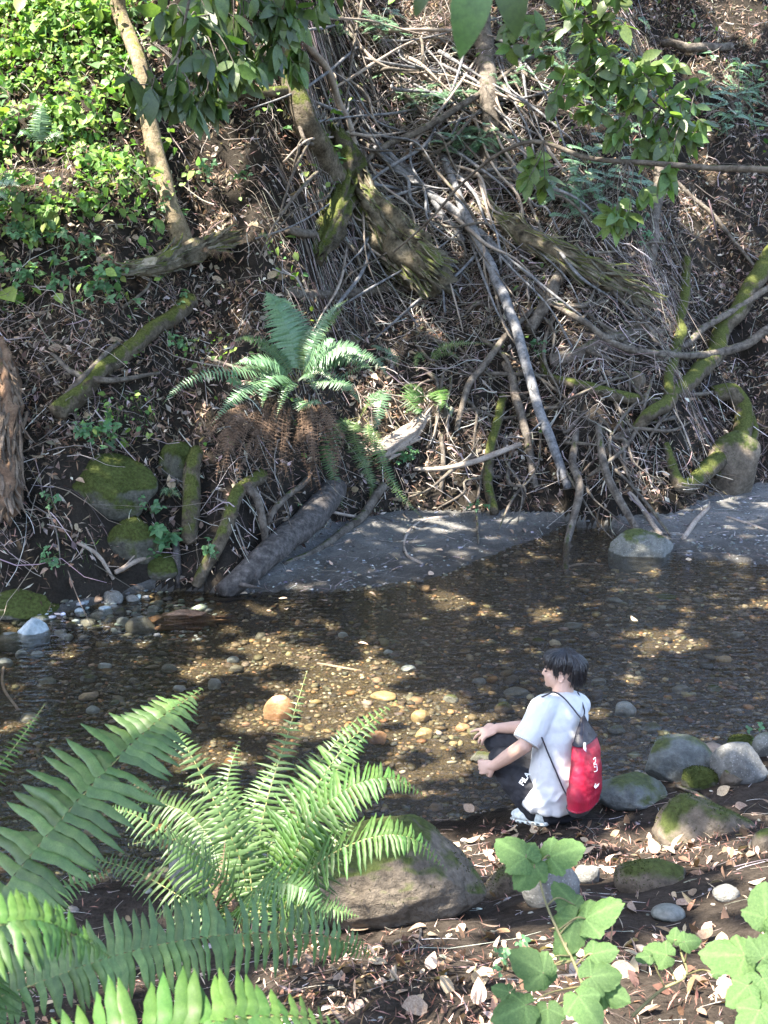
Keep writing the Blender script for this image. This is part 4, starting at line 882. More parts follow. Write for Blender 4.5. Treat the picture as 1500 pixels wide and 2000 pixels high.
# closer plants, rooted beyond the picture's lower left
fern("sword_fern", "close fern at the left edge with one broad frond rising high over the creek", W(-330, 2250, 2.1), [
    dict(pts=nf([(-330, 2250, 2.1), (-130, 1950, 2.1), (10, 1735, 2.15), (170, 1545, 2.3), (300, 1415, 2.45), (395, 1345, 2.6)]), plen=.145, npin=46, indiv=PM_d, rr=.003, t0=.15, shape=.6, narrow=1.05),
    dict(pts=nf([(-330, 2250, 2.1), (-240, 1850, 2.3), (-90, 1600, 2.5), (20, 1470, 2.7), (88, 1375, 2.8)]), plen=.06, npin=46, mat=m_fernb, rr=.003),
    dict(pts=nf([(-330, 2250, 2.3), (-160, 1960, 2.4), (-20, 1830, 2.5), (110, 1740, 2.7), (230, 1700, 2.8)]), plen=.11, npin=44, mat=m_fern, rr=.003, narrow=.8),
    dict(pts=nf([(-330, 2250, 2.1), (-250, 1960, 2.0), (-60, 1830, 2.1), (60, 1800, 2.2)]), plen=.10, npin=40, mat=m_fern, rr=.004)], seed=140)
fern("sword_fern", "close fern at the bottom with a dark frond stretched sideways across the picture", W(-420, 2180, 1.9), [
    dict(pts=nf([(-420, 2180, 1.9), (-150, 2010, 1.95), (60, 1925, 2.0), (250, 1860, 2.05), (450, 1825, 2.15), (640, 1830, 2.3), (735, 1870, 2.4)]), plen=.088, npin=66, indiv=PM_d, rr=.0025, t0=.1, shape=.65, narrow=1.15, hint=norm(CC - W(300, 1860, 2.1)) + np.array([0, 0, .15]))], seed=150)
fern("sword_fern", "closest fern with big bright fronds cut off by the bottom edge", W(-60, 2500, 1.35), [
    dict(pts=nf([(-60, 2500, 1.4), (40, 2200, 1.4), (180, 2070, 1.42), (380, 2005, 1.45), (540, 1985, 1.5), (660, 2000, 1.55)]), plen=.115, npin=32, indiv=PM_b, rr=.0025, t0=.1, shape=.5, narrow=1.15),
    dict(pts=nf([(-60, 2500, 1.3), (-260, 2150, 1.2), (-150, 1880, 1.2), (40, 1800, 1.25), (150, 1830, 1.3), (215, 1870, 1.35)]), plen=.062, npin=46, indiv=PM_b, rr=.0015, t0=.1, shape=.5, narrow=1.1),
    dict(pts=nf([(-60, 2500, 1.5), (-120, 2150, 1.7), (-60, 1960, 1.9), (60, 1880, 2.1), (110, 1870, 2.2)]), plen=.10, npin=46, mat=m_fernb, rr=.002, t0=.1)], seed=160)

# ------------------------------------------------------------------ leafy bushes with lobed leaves, near right
def lobed_mesh(name, mat, seed, lobes=5, n=96):
    r = np.random.default_rng(seed); th = np.linspace(-PI * .95, PI * .95, n); R = np.zeros(n)
    cs = [-2.1, -1.05, 0, 1.05, 2.1] if lobes == 5 else [-1.25, 0, 1.25]
    am = [.70, .86, 1.12, .88, .70] if lobes == 5 else [.74, 1.22, .78]
    for c, a in zip(cs, am): R = np.maximum(R, a * (.70 + .30 * np.exp(-np.abs((th - c) / .42) ** 1.5)) * np.exp(-((th - c) / 1.05) ** 4 * .5))
    R = np.maximum(R, .52 * (1 - .35 * np.clip(np.abs(th) - 2.2, 0, 1))); R = R * (1 + .05 * ((np.arange(n) % 4) / 3 - .5)) * (1 + r.normal(0, .012, n))
    V = [(0, 0, 0)]; C = [(1.35, 1.3, 1.3)]; ring = np.linspace(0, 1, 9)[1:]
    for f in ring:
        for k in range(n):
            c = min(abs(th[k] - x) for x in cs); pleat = .022 * math.sin(f * 24 - c * 9) * f * min(1, c * 4) + .05 * min(c, .5) * f
            z = pleat - .20 * f * f * (1 + .3 * math.sin(th[k] * 1.5 + seed)) + .03 * math.sin(th[k] * 3 + seed) * f
            V.append((R[k] * f * math.cos(th[k]), R[k] * f * math.sin(th[k]), z)); w = math.exp(-(c * f / .03) ** 2) * .5 + .22 * max(0, math.sin(f * 24 - c * 9)) ** 6
            C.append((1 + w, 1 + w * .8, 1 + w))
    F = []
    for k in range(n - 1):
        F.append((0, 1 + k, 2 + k))
        for g in range(7):
            a = 1 + g * n + k; b = a + n; F += [(a, b, b + 1), (a, b + 1, a + 1)]
    return new_mesh(name, np.array(V), np.array(F), mat, col=np.array(C))
LB = [lobed_mesh("lobed_leaf", m_thim, 1, 3), lobed_mesh("lobed_leaf", m_thim, 2, 3), lobed_mesh("lobed_leaf", m_thim, 3, 3)]
def lobed_plant(label, stem, leaves, base_off=0, seed=0, mesh=LB):
    q = nf(stem); root = empty("leafy_bush", q[0], label=label, cat="bush"); r = np.random.default_rng(seed)
    V, F = tube(q, np.linspace(.004, .0022, len(q)), sides=6, seg=24); obj("stem", V, F, m_stem, parent=root)
    for (u, v, d, size, ang) in leaves:
        c = W(u, v, d); i = np.argmin(np.linalg.norm(smooth_path(q, 40) - c, axis=1)); s0 = smooth_path(q, 40)[i]
        right = np.array([1., 0, 0]); upv = CU; dr = right * math.cos(ang) + upv * math.sin(ang)
        tocam = norm(CC - c); nn = norm(tocam * .8 + np.array([0, 0, .55]) + r.normal(0, .22, 3)); x = norm(dr - nn * np.dot(dr, nn))
        R = basis(x, nn); S = size / FPX * d
        inst("leaf", mesh[r.integers(0, len(mesh))], root, R, c - x * S * .3, S)
        V, F = tube(np.array([s0, (s0 + c) / 2 + np.array([0, 0, .01]), c - x * S * .3]), [.002, .0016, .0013], sides=5, seg=8); obj("leaf_stalk", V, F, m_stem, parent=root)
    return root
lobed_plant("tall leafy bush stem standing alone at the bottom, right of centre",
            [(1190, 2150, 2.1), (1140, 1930, 2.15), (1095, 1830, 2.2), (1065, 1760, 2.25), (1048, 1690, 2.3)],
            [(1012, 1665, 2.3, 62, 2.3), (1090, 1668, 2.3, 58, .25), (1035, 1700, 2.28, 50, -2.2), (1112, 1755, 2.25, 50, 1.9), (1160, 1785, 2.2, 66, .15), (1118, 1812, 2.2, 60, -1.9), (1170, 1860, 2.15, 42, .2), (1105, 1850, 2.2, 40, 1.0),
             (1045, 1890, 2.1, 60, 2.5), (1060, 1900, 2.15, 40, 3.0), (1170, 1905, 2.1, 56, .3), (1140, 1960, 2.05, 58, -1.2), (1190, 1940, 2.1, 45, -.4), (1010, 1970, 2.05, 60, -2.6), (1070, 1985, 2.05, 48, -1.5), (985, 1935, 2.1, 30, 2.6)], seed=4)
lobed_plant("leafy bush spray with the large pale green leaves at the right bottom edge",
            [(1620, 2150, 1.95), (1560, 1960, 2.0), (1510, 1850, 2.05), (1480, 1800, 2.1)],
            [(1432, 1865, 2.05, 70, 2.9), (1495, 1775, 2.05, 62, 1.6), (1500, 1860, 2.0, 60, .8), (1500, 1930, 1.95, 64, -1.2), (1450, 1935, 1.95, 46, -2.3), (1540, 1820, 2.0, 70, .3), (1475, 1990, 1.9, 60, -2.0), (1520, 1985, 1.9, 50, -1.0), (1465, 1985, 2.1, 34, -1.5)], seed=7)
lobed_plant("small leafy sprig with yellow green leaves left of the large pale green leaves",
            [(1235, 1985, 2.3), (1290, 1935, 2.3), (1340, 1905, 2.3), (1330, 1860, 2.35)],
            [(1290, 1862, 2.3, 40, 2.8), (1345, 1838, 2.3, 30, .2), (1318, 1830, 2.35, 22, 1.4), (1262, 1868, 2.3, 24, 3.4), (1400, 1900, 2.2, 16, .3)], seed=9)
# soft leaf clusters of far bank brambles
trif = []
for s in range(3):
    parts = []
    for a, L_ in ((0, 1.0), (1.25, .8), (-1.25, .8)):
        TV, TF = leaf_t(5, .36, .18, .18); R = np.array([[math.cos(a), -math.sin(a), 0], [math.sin(a), math.cos(a), 0], [0, 0, 1]])
        parts.append(((TV * L_) @ R.T + np.array([math.cos(a), math.sin(a), 0]) * .12 + np.array([0, 0, .02 * s]), TF))
    trif.append(join(parts))
TRI = [new_mesh("trifoliate_leaf", v, f, m_bram) for v, f in trif]
def bramble(u, v, label, n=14, spread=60, size=.07, seed=0, name="bramble_plant", cat="plant", D=None):
    r = np.random.default_rng(seed + 400); base = P(u, v, .02); root = empty(name, base, label=label, cat=cat)
    for s in range(max(2, n // 4)):
        tip = P(u + r.uniform(-spread, spread), v + r.uniform(-spread * .8, spread * .35), r.uniform(.12, .3)); mid = (base + tip) / 2 + np.array([0, -.05, .1])
        q = np.array([base, mid, tip]); V, F = tube(q, [.004, .003, .0015], sides=5, seg=10); obj("stem", V, F, m_stem, parent=root); pp = smooth_path(q, 20)
        for k in range(5):
            c = pp[r.integers(6, 20)] + r.normal(0, .035, 3); nn = norm(np.array([0, -.5, .8]) + r.normal(0, .3, 3)); R = basis(r.normal(0, 1, 3) * [1, .5, .4], nn)
            inst("leaf", TRI[r.integers(0, 3)], root, R, c, size * r.uniform(.6, 1.25))
    return root
for i, (u, v, lb, n, sp, sz) in enumerate([
    (70, 560, "bramble clump on the dark slope at the left edge above the rotted stump", 24, 70, .075), (200, 570, "bramble clump under the bark slab log's left end", 36, 85, .08), (150, 500, "bramble clump in the middle of the left slope", 28, 70, .075),
    (355, 600, "bramble sprig beside the top of the straight fallen log", 8, 25, .06), (185, 860, "bramble clump above the large mossy boulder", 30, 50, .065), (345, 680, "bramble sprig between the fallen log and the far fern", 8, 25, .06),
    (300, 1010, "bramble sprig growing in front of the upper mossy boulder", 10, 30, .06), (330, 1065, "leafy weed beside the mossy post at the waterline", 20, 45, .085), (405, 1088, "small leafy weed in front of the mossy log", 10, 25, .065),
    (795, 905, "blue green weed in the sunlit corner by the root stump", 16, 32, .06), (930, 1000, "small weed at the back edge of the grey sand", 8, 30, .05), (100, 1105, "patch of small weeds on the left soil above the ledge", 14, 35, .045),
    (250, 960, "tiny weed on the shadowed gap right of the large mossy boulder", 6, 18, .045), (60, 470, "bramble clump below the pale fern at the left edge", 20, 50, .075), (600, 1010, "ivy sprig at the wet log's upper end", 4, 12, .04),
    (455, 755, "nettle like weed left of the far fern", 8, 28, .055), (350, 430, "bramble at the foot of the slender leaning tree", 18, 40, .06), (1052, 690, "small bright weed beside the longest pole", 8, 16, .06),
    (1480, 1448, "pale green weed on the mossy rock at the right edge", 8, 16, .035), (1270, 480, "dark green weed at the foot of the dead snag", 12, 26, .06), (395, 345, "bramble sprig right of the slender leaning tree", 12, 30, .06),
    (110, 1000, "low green weed left of the upper mossy boulder", 10, 30, .045), (985, 1895, "small green seedling in the leaf litter at the bottom", 5, 16, .025), (480, 360, "bramble sprig under the hanging dark leaves", 8, 30, .055)]):
    bramble(u, v, lb, n, sp, sz, i)
# shrubs with fine feathery leaves behind the leafy branch
def feathery(u, v, label, n, su, sv, seed):
    r = np.random.default_rng(seed); base = P(u, v + sv * .8, .02); root = empty("feathery_shrub", base, label=label, cat="shrub")
    gs = []
    for k in range(int(n * 1.6)):
        t = P(u + r.normal(0, su * .5), v + r.normal(0, sv * .5), r.uniform(.1, .5)); s0 = base + (t - base) * .5 + np.array([0, 0, .1])
        V, F = tube(np.array([base, s0, t]), [.006, .004, .0015], sides=4, seg=8); gs.append((V, F))
    V, F = join(gs); obj("stem", V, F, m_bark, parent=root)
    P_, R_, S_ = [], [], []
    for (V, F) in gs:
        t = V[-1]; dr = norm(np.array([r.normal(0, 1), -.5 + r.normal(0, .4), r.normal(-.1, .3)])); L_ = r.uniform(.2, .36); nn = norm(np.array([0, -.45, .9])); sd = norm(np.cross(dr, nn))
        for s in np.linspace(.05, 1, 16):
            for sg in (-1, 1):
                P_.append(t + dr * L_ * s - np.array([0, 0, .08]) * s ** 2); R_.append(basis(sd * sg + dr * .5, nn + r.normal(0, .2, 3))); S_.append(.07 * (1.1 - .7 * s) * r.uniform(.8, 1.2))
    V, F = scatter(*leaf_t(3, .2, .1, .1), np.array(P_), np.array(R_), np.array(S_))
    obj("foliage", V, F, m_fernf, parent=root)
for a in [(870, 180, "feathery teal sapling in the sunny gap above the twig heap", 26, 90, 40, 1), (940, 265, "feathery teal sapling behind the straight grey trunk", 34, 70, 28, 2), (1150, 360, "feathery dark green sapling under the long overhanging branch", 50, 90, 70, 3),
          (1080, 100, "feathery pale sapling behind the leafy branch at the top right", 50, 150, 70, 4), (1250, 200, "feathery green sapling right of the leafy branch", 40, 110, 60, 5), (1440, 170, "feathery olive sapling by the right edge at the top", 40, 60, 80, 6), (760, 40, "feathery sapling at the top edge between the two trunks", 16, 60, 30, 7)]:
    feathery(*a)

# ------------------------------------------------------------------ overhanging leafy branches
def broad_mesh(name, mat, w, c):
    V, F = leaf_t(7, w, .10, c, 1.6); return new_mesh(name, V, F, mat)
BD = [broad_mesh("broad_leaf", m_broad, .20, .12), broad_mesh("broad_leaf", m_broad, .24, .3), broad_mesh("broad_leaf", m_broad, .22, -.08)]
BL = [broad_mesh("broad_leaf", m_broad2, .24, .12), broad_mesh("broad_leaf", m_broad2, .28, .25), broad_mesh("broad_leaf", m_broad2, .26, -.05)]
def leafy(name, label, main, clusters, leaf, meshes, depth, seed, droop=.6, mr=.012, mmat=None):
    """main: [(u, v, depth)], clusters: [(u, v, spread px, leaves, depth)]"""
    q = nf(main); root = empty(name, q[0], label=label, cat="branch"); r = np.random.default_rng(seed)
    V, F = tube(q, np.linspace(mr, mr * .35, len(q)), sides=8, seg=40, noise=.1, seed=seed); obj("limb", V, F, mmat or m_bark, parent=root); pth = smooth_path(q, 60)
    for (u, v, sp, n, d) in clusters:
        c0 = W(u, v, d); i = np.argmin(np.linalg.norm(pth - c0, axis=1)); a = pth[i]
        n = int(n * 2.3); nt = max(1, n // 7)
        for t in range(nt):
            c = W(u + r.normal(0, sp * .55), v + r.normal(0, sp * .5), d + r.normal(0, sp / FPX * d * .8)); mid = (a + c) / 2 + np.array([0, 0, .04]) + r.normal(0, .03, 3)
            V, F = tube(np.array([a, mid, c]), [mr * .3, .003, .0018], sides=5, seg=10); obj("twig", V, F, mmat or m_bark, parent=root); tw = norm(c - mid)
            for k in range(max(1, n // nt)):
                dr = norm(tw * .5 + r.normal(0, .65, 3) + np.array([0, 0, -droop])); nn = norm(r.normal(0, .5, 3) + norm(CC - c) * .6 + np.array([0, 0, .5]))
                inst("leaf", meshes[r.integers(0, len(meshes))], root, basis(dr, nn), c - tw * r.uniform(0, .07), leaf * r.uniform(.65, 1.2))
    return root
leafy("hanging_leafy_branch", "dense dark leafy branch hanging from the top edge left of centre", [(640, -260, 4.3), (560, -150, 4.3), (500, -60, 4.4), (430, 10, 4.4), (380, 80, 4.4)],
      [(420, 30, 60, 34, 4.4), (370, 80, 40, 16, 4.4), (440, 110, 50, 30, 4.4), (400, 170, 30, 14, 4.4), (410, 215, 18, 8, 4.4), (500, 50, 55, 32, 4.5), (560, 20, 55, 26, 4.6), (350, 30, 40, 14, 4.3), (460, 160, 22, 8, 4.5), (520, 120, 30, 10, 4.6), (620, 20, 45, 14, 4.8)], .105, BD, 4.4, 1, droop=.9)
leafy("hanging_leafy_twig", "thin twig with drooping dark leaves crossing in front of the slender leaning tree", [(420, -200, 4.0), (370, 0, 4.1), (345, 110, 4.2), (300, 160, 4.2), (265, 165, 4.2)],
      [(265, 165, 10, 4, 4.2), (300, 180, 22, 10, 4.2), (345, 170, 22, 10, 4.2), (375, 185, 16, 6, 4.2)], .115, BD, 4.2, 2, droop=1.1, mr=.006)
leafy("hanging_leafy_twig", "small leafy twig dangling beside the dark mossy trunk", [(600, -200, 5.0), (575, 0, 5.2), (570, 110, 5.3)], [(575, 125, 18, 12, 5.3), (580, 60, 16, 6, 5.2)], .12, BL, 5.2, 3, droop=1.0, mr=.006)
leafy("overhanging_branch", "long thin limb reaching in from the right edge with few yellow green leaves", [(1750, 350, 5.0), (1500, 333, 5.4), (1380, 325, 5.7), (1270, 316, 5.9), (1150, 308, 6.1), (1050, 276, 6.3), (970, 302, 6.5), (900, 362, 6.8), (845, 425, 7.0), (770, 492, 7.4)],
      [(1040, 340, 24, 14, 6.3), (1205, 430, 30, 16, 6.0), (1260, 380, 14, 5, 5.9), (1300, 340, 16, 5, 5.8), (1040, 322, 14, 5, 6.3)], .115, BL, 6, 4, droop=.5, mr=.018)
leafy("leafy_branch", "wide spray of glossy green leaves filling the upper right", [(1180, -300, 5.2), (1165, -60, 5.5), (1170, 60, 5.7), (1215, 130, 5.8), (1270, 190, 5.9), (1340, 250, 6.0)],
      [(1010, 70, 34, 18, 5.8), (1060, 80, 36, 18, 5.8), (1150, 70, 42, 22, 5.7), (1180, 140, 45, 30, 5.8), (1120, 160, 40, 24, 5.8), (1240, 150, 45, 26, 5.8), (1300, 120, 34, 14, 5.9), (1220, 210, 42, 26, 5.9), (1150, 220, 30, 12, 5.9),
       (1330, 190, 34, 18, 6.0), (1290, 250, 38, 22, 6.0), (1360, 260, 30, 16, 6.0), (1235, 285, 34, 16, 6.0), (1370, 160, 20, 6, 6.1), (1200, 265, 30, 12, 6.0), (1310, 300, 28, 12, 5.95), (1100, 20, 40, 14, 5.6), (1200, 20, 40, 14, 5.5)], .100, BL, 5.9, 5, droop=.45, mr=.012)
leafy("near_leaf_twig", "out of focus twig with two broad leaves at the very top edge", [(1150, -420, 1.1), (1010, -200, 1.1), (950, -90, 1.1), (930, -60, 1.1)], [], .06, BD, 1.1, 6, mr=.003)
nl = [o for o in bpy.data.objects if o.name.startswith("near_leaf_twig")][0]
for (u, v, a, s) in [(935, -75, -1.75, .075), (985, -80, -1.35, .062), (835, -40, -1.9, .03), (1030, -100, -1.0, .055)]:
    c = W(u, v, 1.1); dr = np.array([1., 0, 0]) * math.cos(a) + CU * math.sin(a); nn = norm(norm(CC - c) + np.array([.1, 0, .4])); inst("leaf", BD[1], nl, basis(dr - nn * np.dot(dr, nn), nn), c, s * 1.15)
for i, (a, b, lb) in enumerate([([(1110, -40, 7), (1000, 90, 8)], 0, ""),]): pass
B([(1120, -60, 5, 2.5), (1060, 30, 5, 2.6), (985, 130, 4, 2.4), (930, 185, 4, 2.2)], m_bark, "bare branch rising to the top edge right of the straight grey trunk", seed=61, noise=.05) if False else None

# ------------------------------------------------------------------ the crouching person
PDEP = 6.08
def J(u, v, dd=0.0): return W(u, v, PDEP + dd)
m_skin = M("skin", (.46, .285, .215), (.54, .35, .27), 9, .5, .03, 60, fine=(.94, 1.06))
m_hair = M("black hair", (.008, .007, .008), (.020, .016, .018), 30, .33, .5, 14, stretch=(5, 5, 1), spec=.7)
m_shirt = M("white cotton shirt", (.47, .465, .465), (.58, .57, .56), 5, .9, .25, 16, fine=(.95, 1.04))
m_trou = M("black trousers", (.011, .011, .014), (.024, .024, .030), 5, .8, .3, 20)
m_shoe = M("white shoe", (.50, .53, .50), (.66, .68, .64), 20, .6, .3, 50)
m_shoeb = M("dark shoe trim", (.02, .02, .02), (.04, .04, .04), 20, .6, 0, 50)
m_red = M("red bag cloth", (.24, .005, .022), (.38, .010, .036), 5, .42, .3, 14)
m_blk = M("black bag cloth", (.016, .014, .020), (.035, .032, .042), 5, .5, .3, 14)
m_gry = M("grey bag base", (.035, .035, .04), (.07, .07, .075), 5, .4, .3, 14)
m_whi = M("white print", (.75, .75, .75), (.8, .8, .8), 5, .6, 0, 14)
m_eye = M("dark brown eye", (.02, .015, .012), (.03, .02, .018), 5, .3, 0, 14)

def cone(p0, r0, p1, r1, s=14):
    """closed round ended cone"""
    p0, p1 = np.asarray(p0, float), np.asarray(p1, float); T = norm(p1 - p0); up = np.array([0, 0, 1.]) if abs(T[2]) < .9 else np.array([0, 1., 0]); A = norm(np.cross(T, up)); Bv = np.cross(T, A)
    rows = []; a = np.linspace(0, 2 * PI, s, endpoint=False)
    for t in np.linspace(-PI / 2, 0, 5)[1:]: rows.append((p0 + T * math.sin(t) * r0, math.cos(t) * r0))
    for t in np.linspace(0, PI / 2, 5)[:-1]: rows.append((p1 + T * math.sin(t) * r1, math.cos(t) * r1))
    V = np.vstack([c + (A * np.cos(a)[:, None] + Bv * np.sin(a)[:, None]) * r for c, r in rows]); F = grid_faces(len(rows), s, True)
    c0 = len(V); V = np.vstack([V, p0 - T * r0, p1 + T * r1]); k = np.arange(s); k2 = (k + 1) % s; o = (len(rows) - 1) * s
    return V, np.vstack([F, np.stack([k2, k, np.full(s, c0)], 1), np.stack([o + k, o + k2, np.full(s, c0 + 1)], 1)])
def chain(pts, rs): return [cone(pts[i], rs[i], pts[i + 1], rs[i + 1]) for i in range(len(pts) - 1)]
def ell(c, axes, radii):
    V, F = ico(3); A = np.stack(axes, 1); return V * np.array(radii) @ A.T + np.asarray(c), F
def loft(rings, capped=True):
    m = len(rings[0]); V = np.vstack(rings); F = grid_faces(len(rings), m, True)
    c0 = len(V); V = np.vstack([V, rings[0].mean(0), rings[-1].mean(0)]); k = np.arange(m); k2 = (k + 1) % m; o = (len(rings) - 1) * m
    return V, np.vstack([F, np.stack([k2, k, np.full(m, c0)], 1), np.stack([o + k, o + k2, np.full(m, c0 + 1)], 1)])
def fuse(parts, voxel, smooth=6, push=None):
    V, F = join(parts); me = new_mesh("tmp", V, F, None); o = bpy.data.objects.new("tmp", me); COL.objects.link(o)
    r = o.modifiers.new("r", 'REMESH'); r.mode = 'VOXEL'; r.voxel_size = voxel; r.adaptivity = 0
    s = o.modifiers.new("s", 'SMOOTH'); s.factor = .5; s.iterations = smooth
    e = o.evaluated_get(bpy.context.evaluated_depsgraph_get()); m2 = e.to_mesh(); m2.calc_loop_triangles()
    VV = np.empty(len(m2.vertices) * 3, np.float32); m2.vertices.foreach_get("co", VV); FF = np.empty(len(m2.loop_triangles) * 3, np.int32); m2.loop_triangles.foreach_get("vertices", FF)
    e.to_mesh_clear(); bpy.data.objects.remove(o); bpy.data.meshes.remove(me)
    return VV.reshape(-1, 3).astype(float), FF.reshape(-1, 3)
def vnorm(V, F):
    n = np.zeros_like(V); f = np.cross(V[F[:, 1]] - V[F[:, 0]], V[F[:, 2]] - V[F[:, 0]])
    for k in range(3): np.add.at(n, F[:, k], f)
    return norm(n)

FW = norm([-0.80, 0.60, 0]); LF = np.array([-FW[1], FW[0], 0]); UPV = np.array([0, 0, 1.])          # facing, own left, up
pel = J(1086, 1553, .02); chest = J(1090, 1425, -.01); neckb = J(1101, 1366, .03); headc = J(1097, 1310, .02)
hipL, hipR = J(1072, 1556, -.05), J(1100, 1552, .08)
kneL, kneR = J(984, 1488, .12), J(974, 1446, .22)
ankL, ankR = J(1046, 1578, -.01), J(1085, 1580, .14)
shL, shR = J(1064, 1380, -.12), J(1130, 1377, .14)
elL, elR = J(1024, 1456, -.17), J(1045, 1420, .22)
wrL, wrR = J(966, 1495, -.01), J(972, 1422, .17)
# --- head geometry in its own frame: hx forward, hy left, hz up
hx = norm([-.97, .25, -.03]); hy = norm(np.cross(UPV, hx)); hz = np.cross(hx, hy)
def HP(x, y, z): return headc + hx * x + hy * y + hz * z
head = [ell(HP(-.012, 0, .028), (hx, hy, hz), (.098, .076, .085)), ell(HP(.030, 0, -.030), (hx, hy, hz), (.064, .060, .070)), ell(HP(.052, 0, -.070), (hx, hy, hz), (.034, .034, .026)),
        cone(HP(.07, 0, -.083), .016, HP(.078, 0, -.082), .013), cone(HP(.084, 0, .008), .009, HP(.099, 0, -.022), .0095), cone(HP(.088, .010, -.028), .007, HP(.088, -.010, -.028), .007),
        cone(HP(.086, .014, -.050), .0065, HP(.086, -.014, -.050), .0065), cone(HP(.084, .012, -.060), .007, HP(.084, -.012, -.060), .007), cone(HP(.078, .03, .026), .010, HP(.078, -.03, .026), .010),
        ell(HP(.060, .036, -.02), (hx, hy, hz), (.02, .018, .02)), ell(HP(.060, -.036, -.02), (hx, hy, hz), (.02, .018, .02))]
for s in (1, -1):     # ears: an outer rim and a lobe
    e0 = HP(.010, .073 * s, -.008)
    for a in np.linspace(-2.2, 2.2, 8): 
        q0 = e0 + hx * (-.012 - .016 * math.cos(a)) + hz * (.030 * math.sin(a) + .004) + hy * s * .008; head.append(ell(q0, (hx, hy, hz), (.0065, .0055, .0075)))
    head.append(ell(e0 + hx * -.006 - hz * .026 + hy * s * .006, (hx, hy, hz), (.008, .006, .009))); head.append(ell(e0 + hx * -.010, (hx, hy, hz), (.014, .008, .024)))
neck = chain([chest + UPV * .06, neckb + UPV * -.02, (neckb + headc) / 2 + UPV * .0, HP(-.025, 0, -.03)], [.075, .062, .056, .058])
torso = [ell(chest, (FW, LF, UPV), (.08, .12, .13)), ell((chest + pel) / 2, (FW, LF, UPV), (.09, .13, .17)), ell(pel, (FW, LF, UPV), (.115, .145, .10)), cone(shL, .042, shR, .042)]
armL = chain([shL, elL, elL * .45 + wrL * .55, wrL], [.044, .041, .039, .029]); armR = chain([shR, elR, elR * .45 + wrR * .55, wrR], [.050, .042, .037, .027])
# left hand: a loose fist in front of the shin
def hand(wr, d, palmn, curl, L=1.0, spread=.0, thumbside=1):
    """d: direction wrist to knuckles, palmn: the way the palm looks, curl: list of bend angles per finger"""
    d = norm(d); palmn = norm(palmn - d * np.dot(palmn, d)); sd = np.cross(d, palmn) * thumbside; G = []
    c = wr + d * .045 * L; G.append(ell(c, (d, sd, palmn), (.050 * L, .038 * L, .015 * L))); G += chain([wr, wr + d * .03 * L], [.027 * L, .022 * L])
    for i, (off, ln) in enumerate(((.030, .072), (.010, .080), (-.011, .074), (-.030, .058))):
        p = wr + d * .080 * L + sd * off * L; dr = norm(d + sd * spread * (off / .03)); a = curl[i]; pts = [p - d * .02 * L, p]; 
        for k, f in enumerate((.46, .30, .24)):
            a2 = a * (.75 + .55 * k); dd = dr * math.cos(a2) + palmn * math.sin(a2); pts.append(pts[-1] + dd * ln * f * L)
        G += chain(pts, np.array([.0095, .0095, .0088, .0080, .0070]) * L)
    tb = wr + d * .022 * L + sd * .026 * L; t1 = tb + (sd * .75 + d * .6 + palmn * .35) * .034 * L; t2_ = t1 + norm(d * .9 + palmn * (.3 + curl[0] * .6) - sd * .1 * curl[0]) * .030 * L; t3 = t2_ + norm(d * .8 + palmn * (.4 + curl[0] * .7) - sd * .5 * curl[0]) * .024 * L
    G += chain([tb, t1, t2_, t3], np.array([.014, .012, .0105, .009]) * L)
    return G
hL = hand(wrL, norm([-.80, .30, -.28]), norm([.1, .9, -.3]), [1.25, 1.3, 1.35, 1.4], 1.0, .1, 1)
hR = hand(wrR, norm([-.88, -.05, -.30]), norm([-.25, .35, -1]), [.25, .55, .75, .85], 1.02, .35, -1)
legs = chain([hipL, kneL, ankL], [.085, .055, .04]) + chain([hipR, kneR, ankR], [.085, .055, .04])
BV, BF = fuse(head + neck + torso + armL + armR + hL + hR + legs, .0048, 3)
feet_z = float(min(ankL[2], ankR[2]) - .08)
person = empty("person", (pel[0], pel[1], feet_z), label="person with black hair and white t-shirt crouching at the water's edge, looking left", cat="person")
obj("body", BV, BF, m_skin, parent=person)
# eyes and brows
for s in (1, -1):
    V, F = ell(HP(.083, .031 * s, .004), (hx, hy, hz), (.006, .009, .0032)); obj("eye", V, F, m_eye, parent=person)
    V, F = tube(np.array([HP(.090, .014 * s, .024), HP(.088, .032 * s, .029), HP(.075, .048 * s, .024)]), [.0028, .0032, .0015], sides=6, seg=10); obj("eyebrow", V, F, m_hair, parent=person)
# hair: a cap of strands over a base volume
hairb = [ell(HP(-.022, 0, .046), (hx, hy, hz), (.096, .080, .076)), ell(HP(-.056, 0, -.002), (hx, hy, hz), (.056, .068, .066)), ell(HP(.045, 0, .072), (hx, hy, hz), (.056, .068, .038))]
hV, hF = fuse(hairb, .006, 4); n0 = vnorm(hV, hF); loc = (hV - headc) @ np.stack([hx, hy, hz], 1)
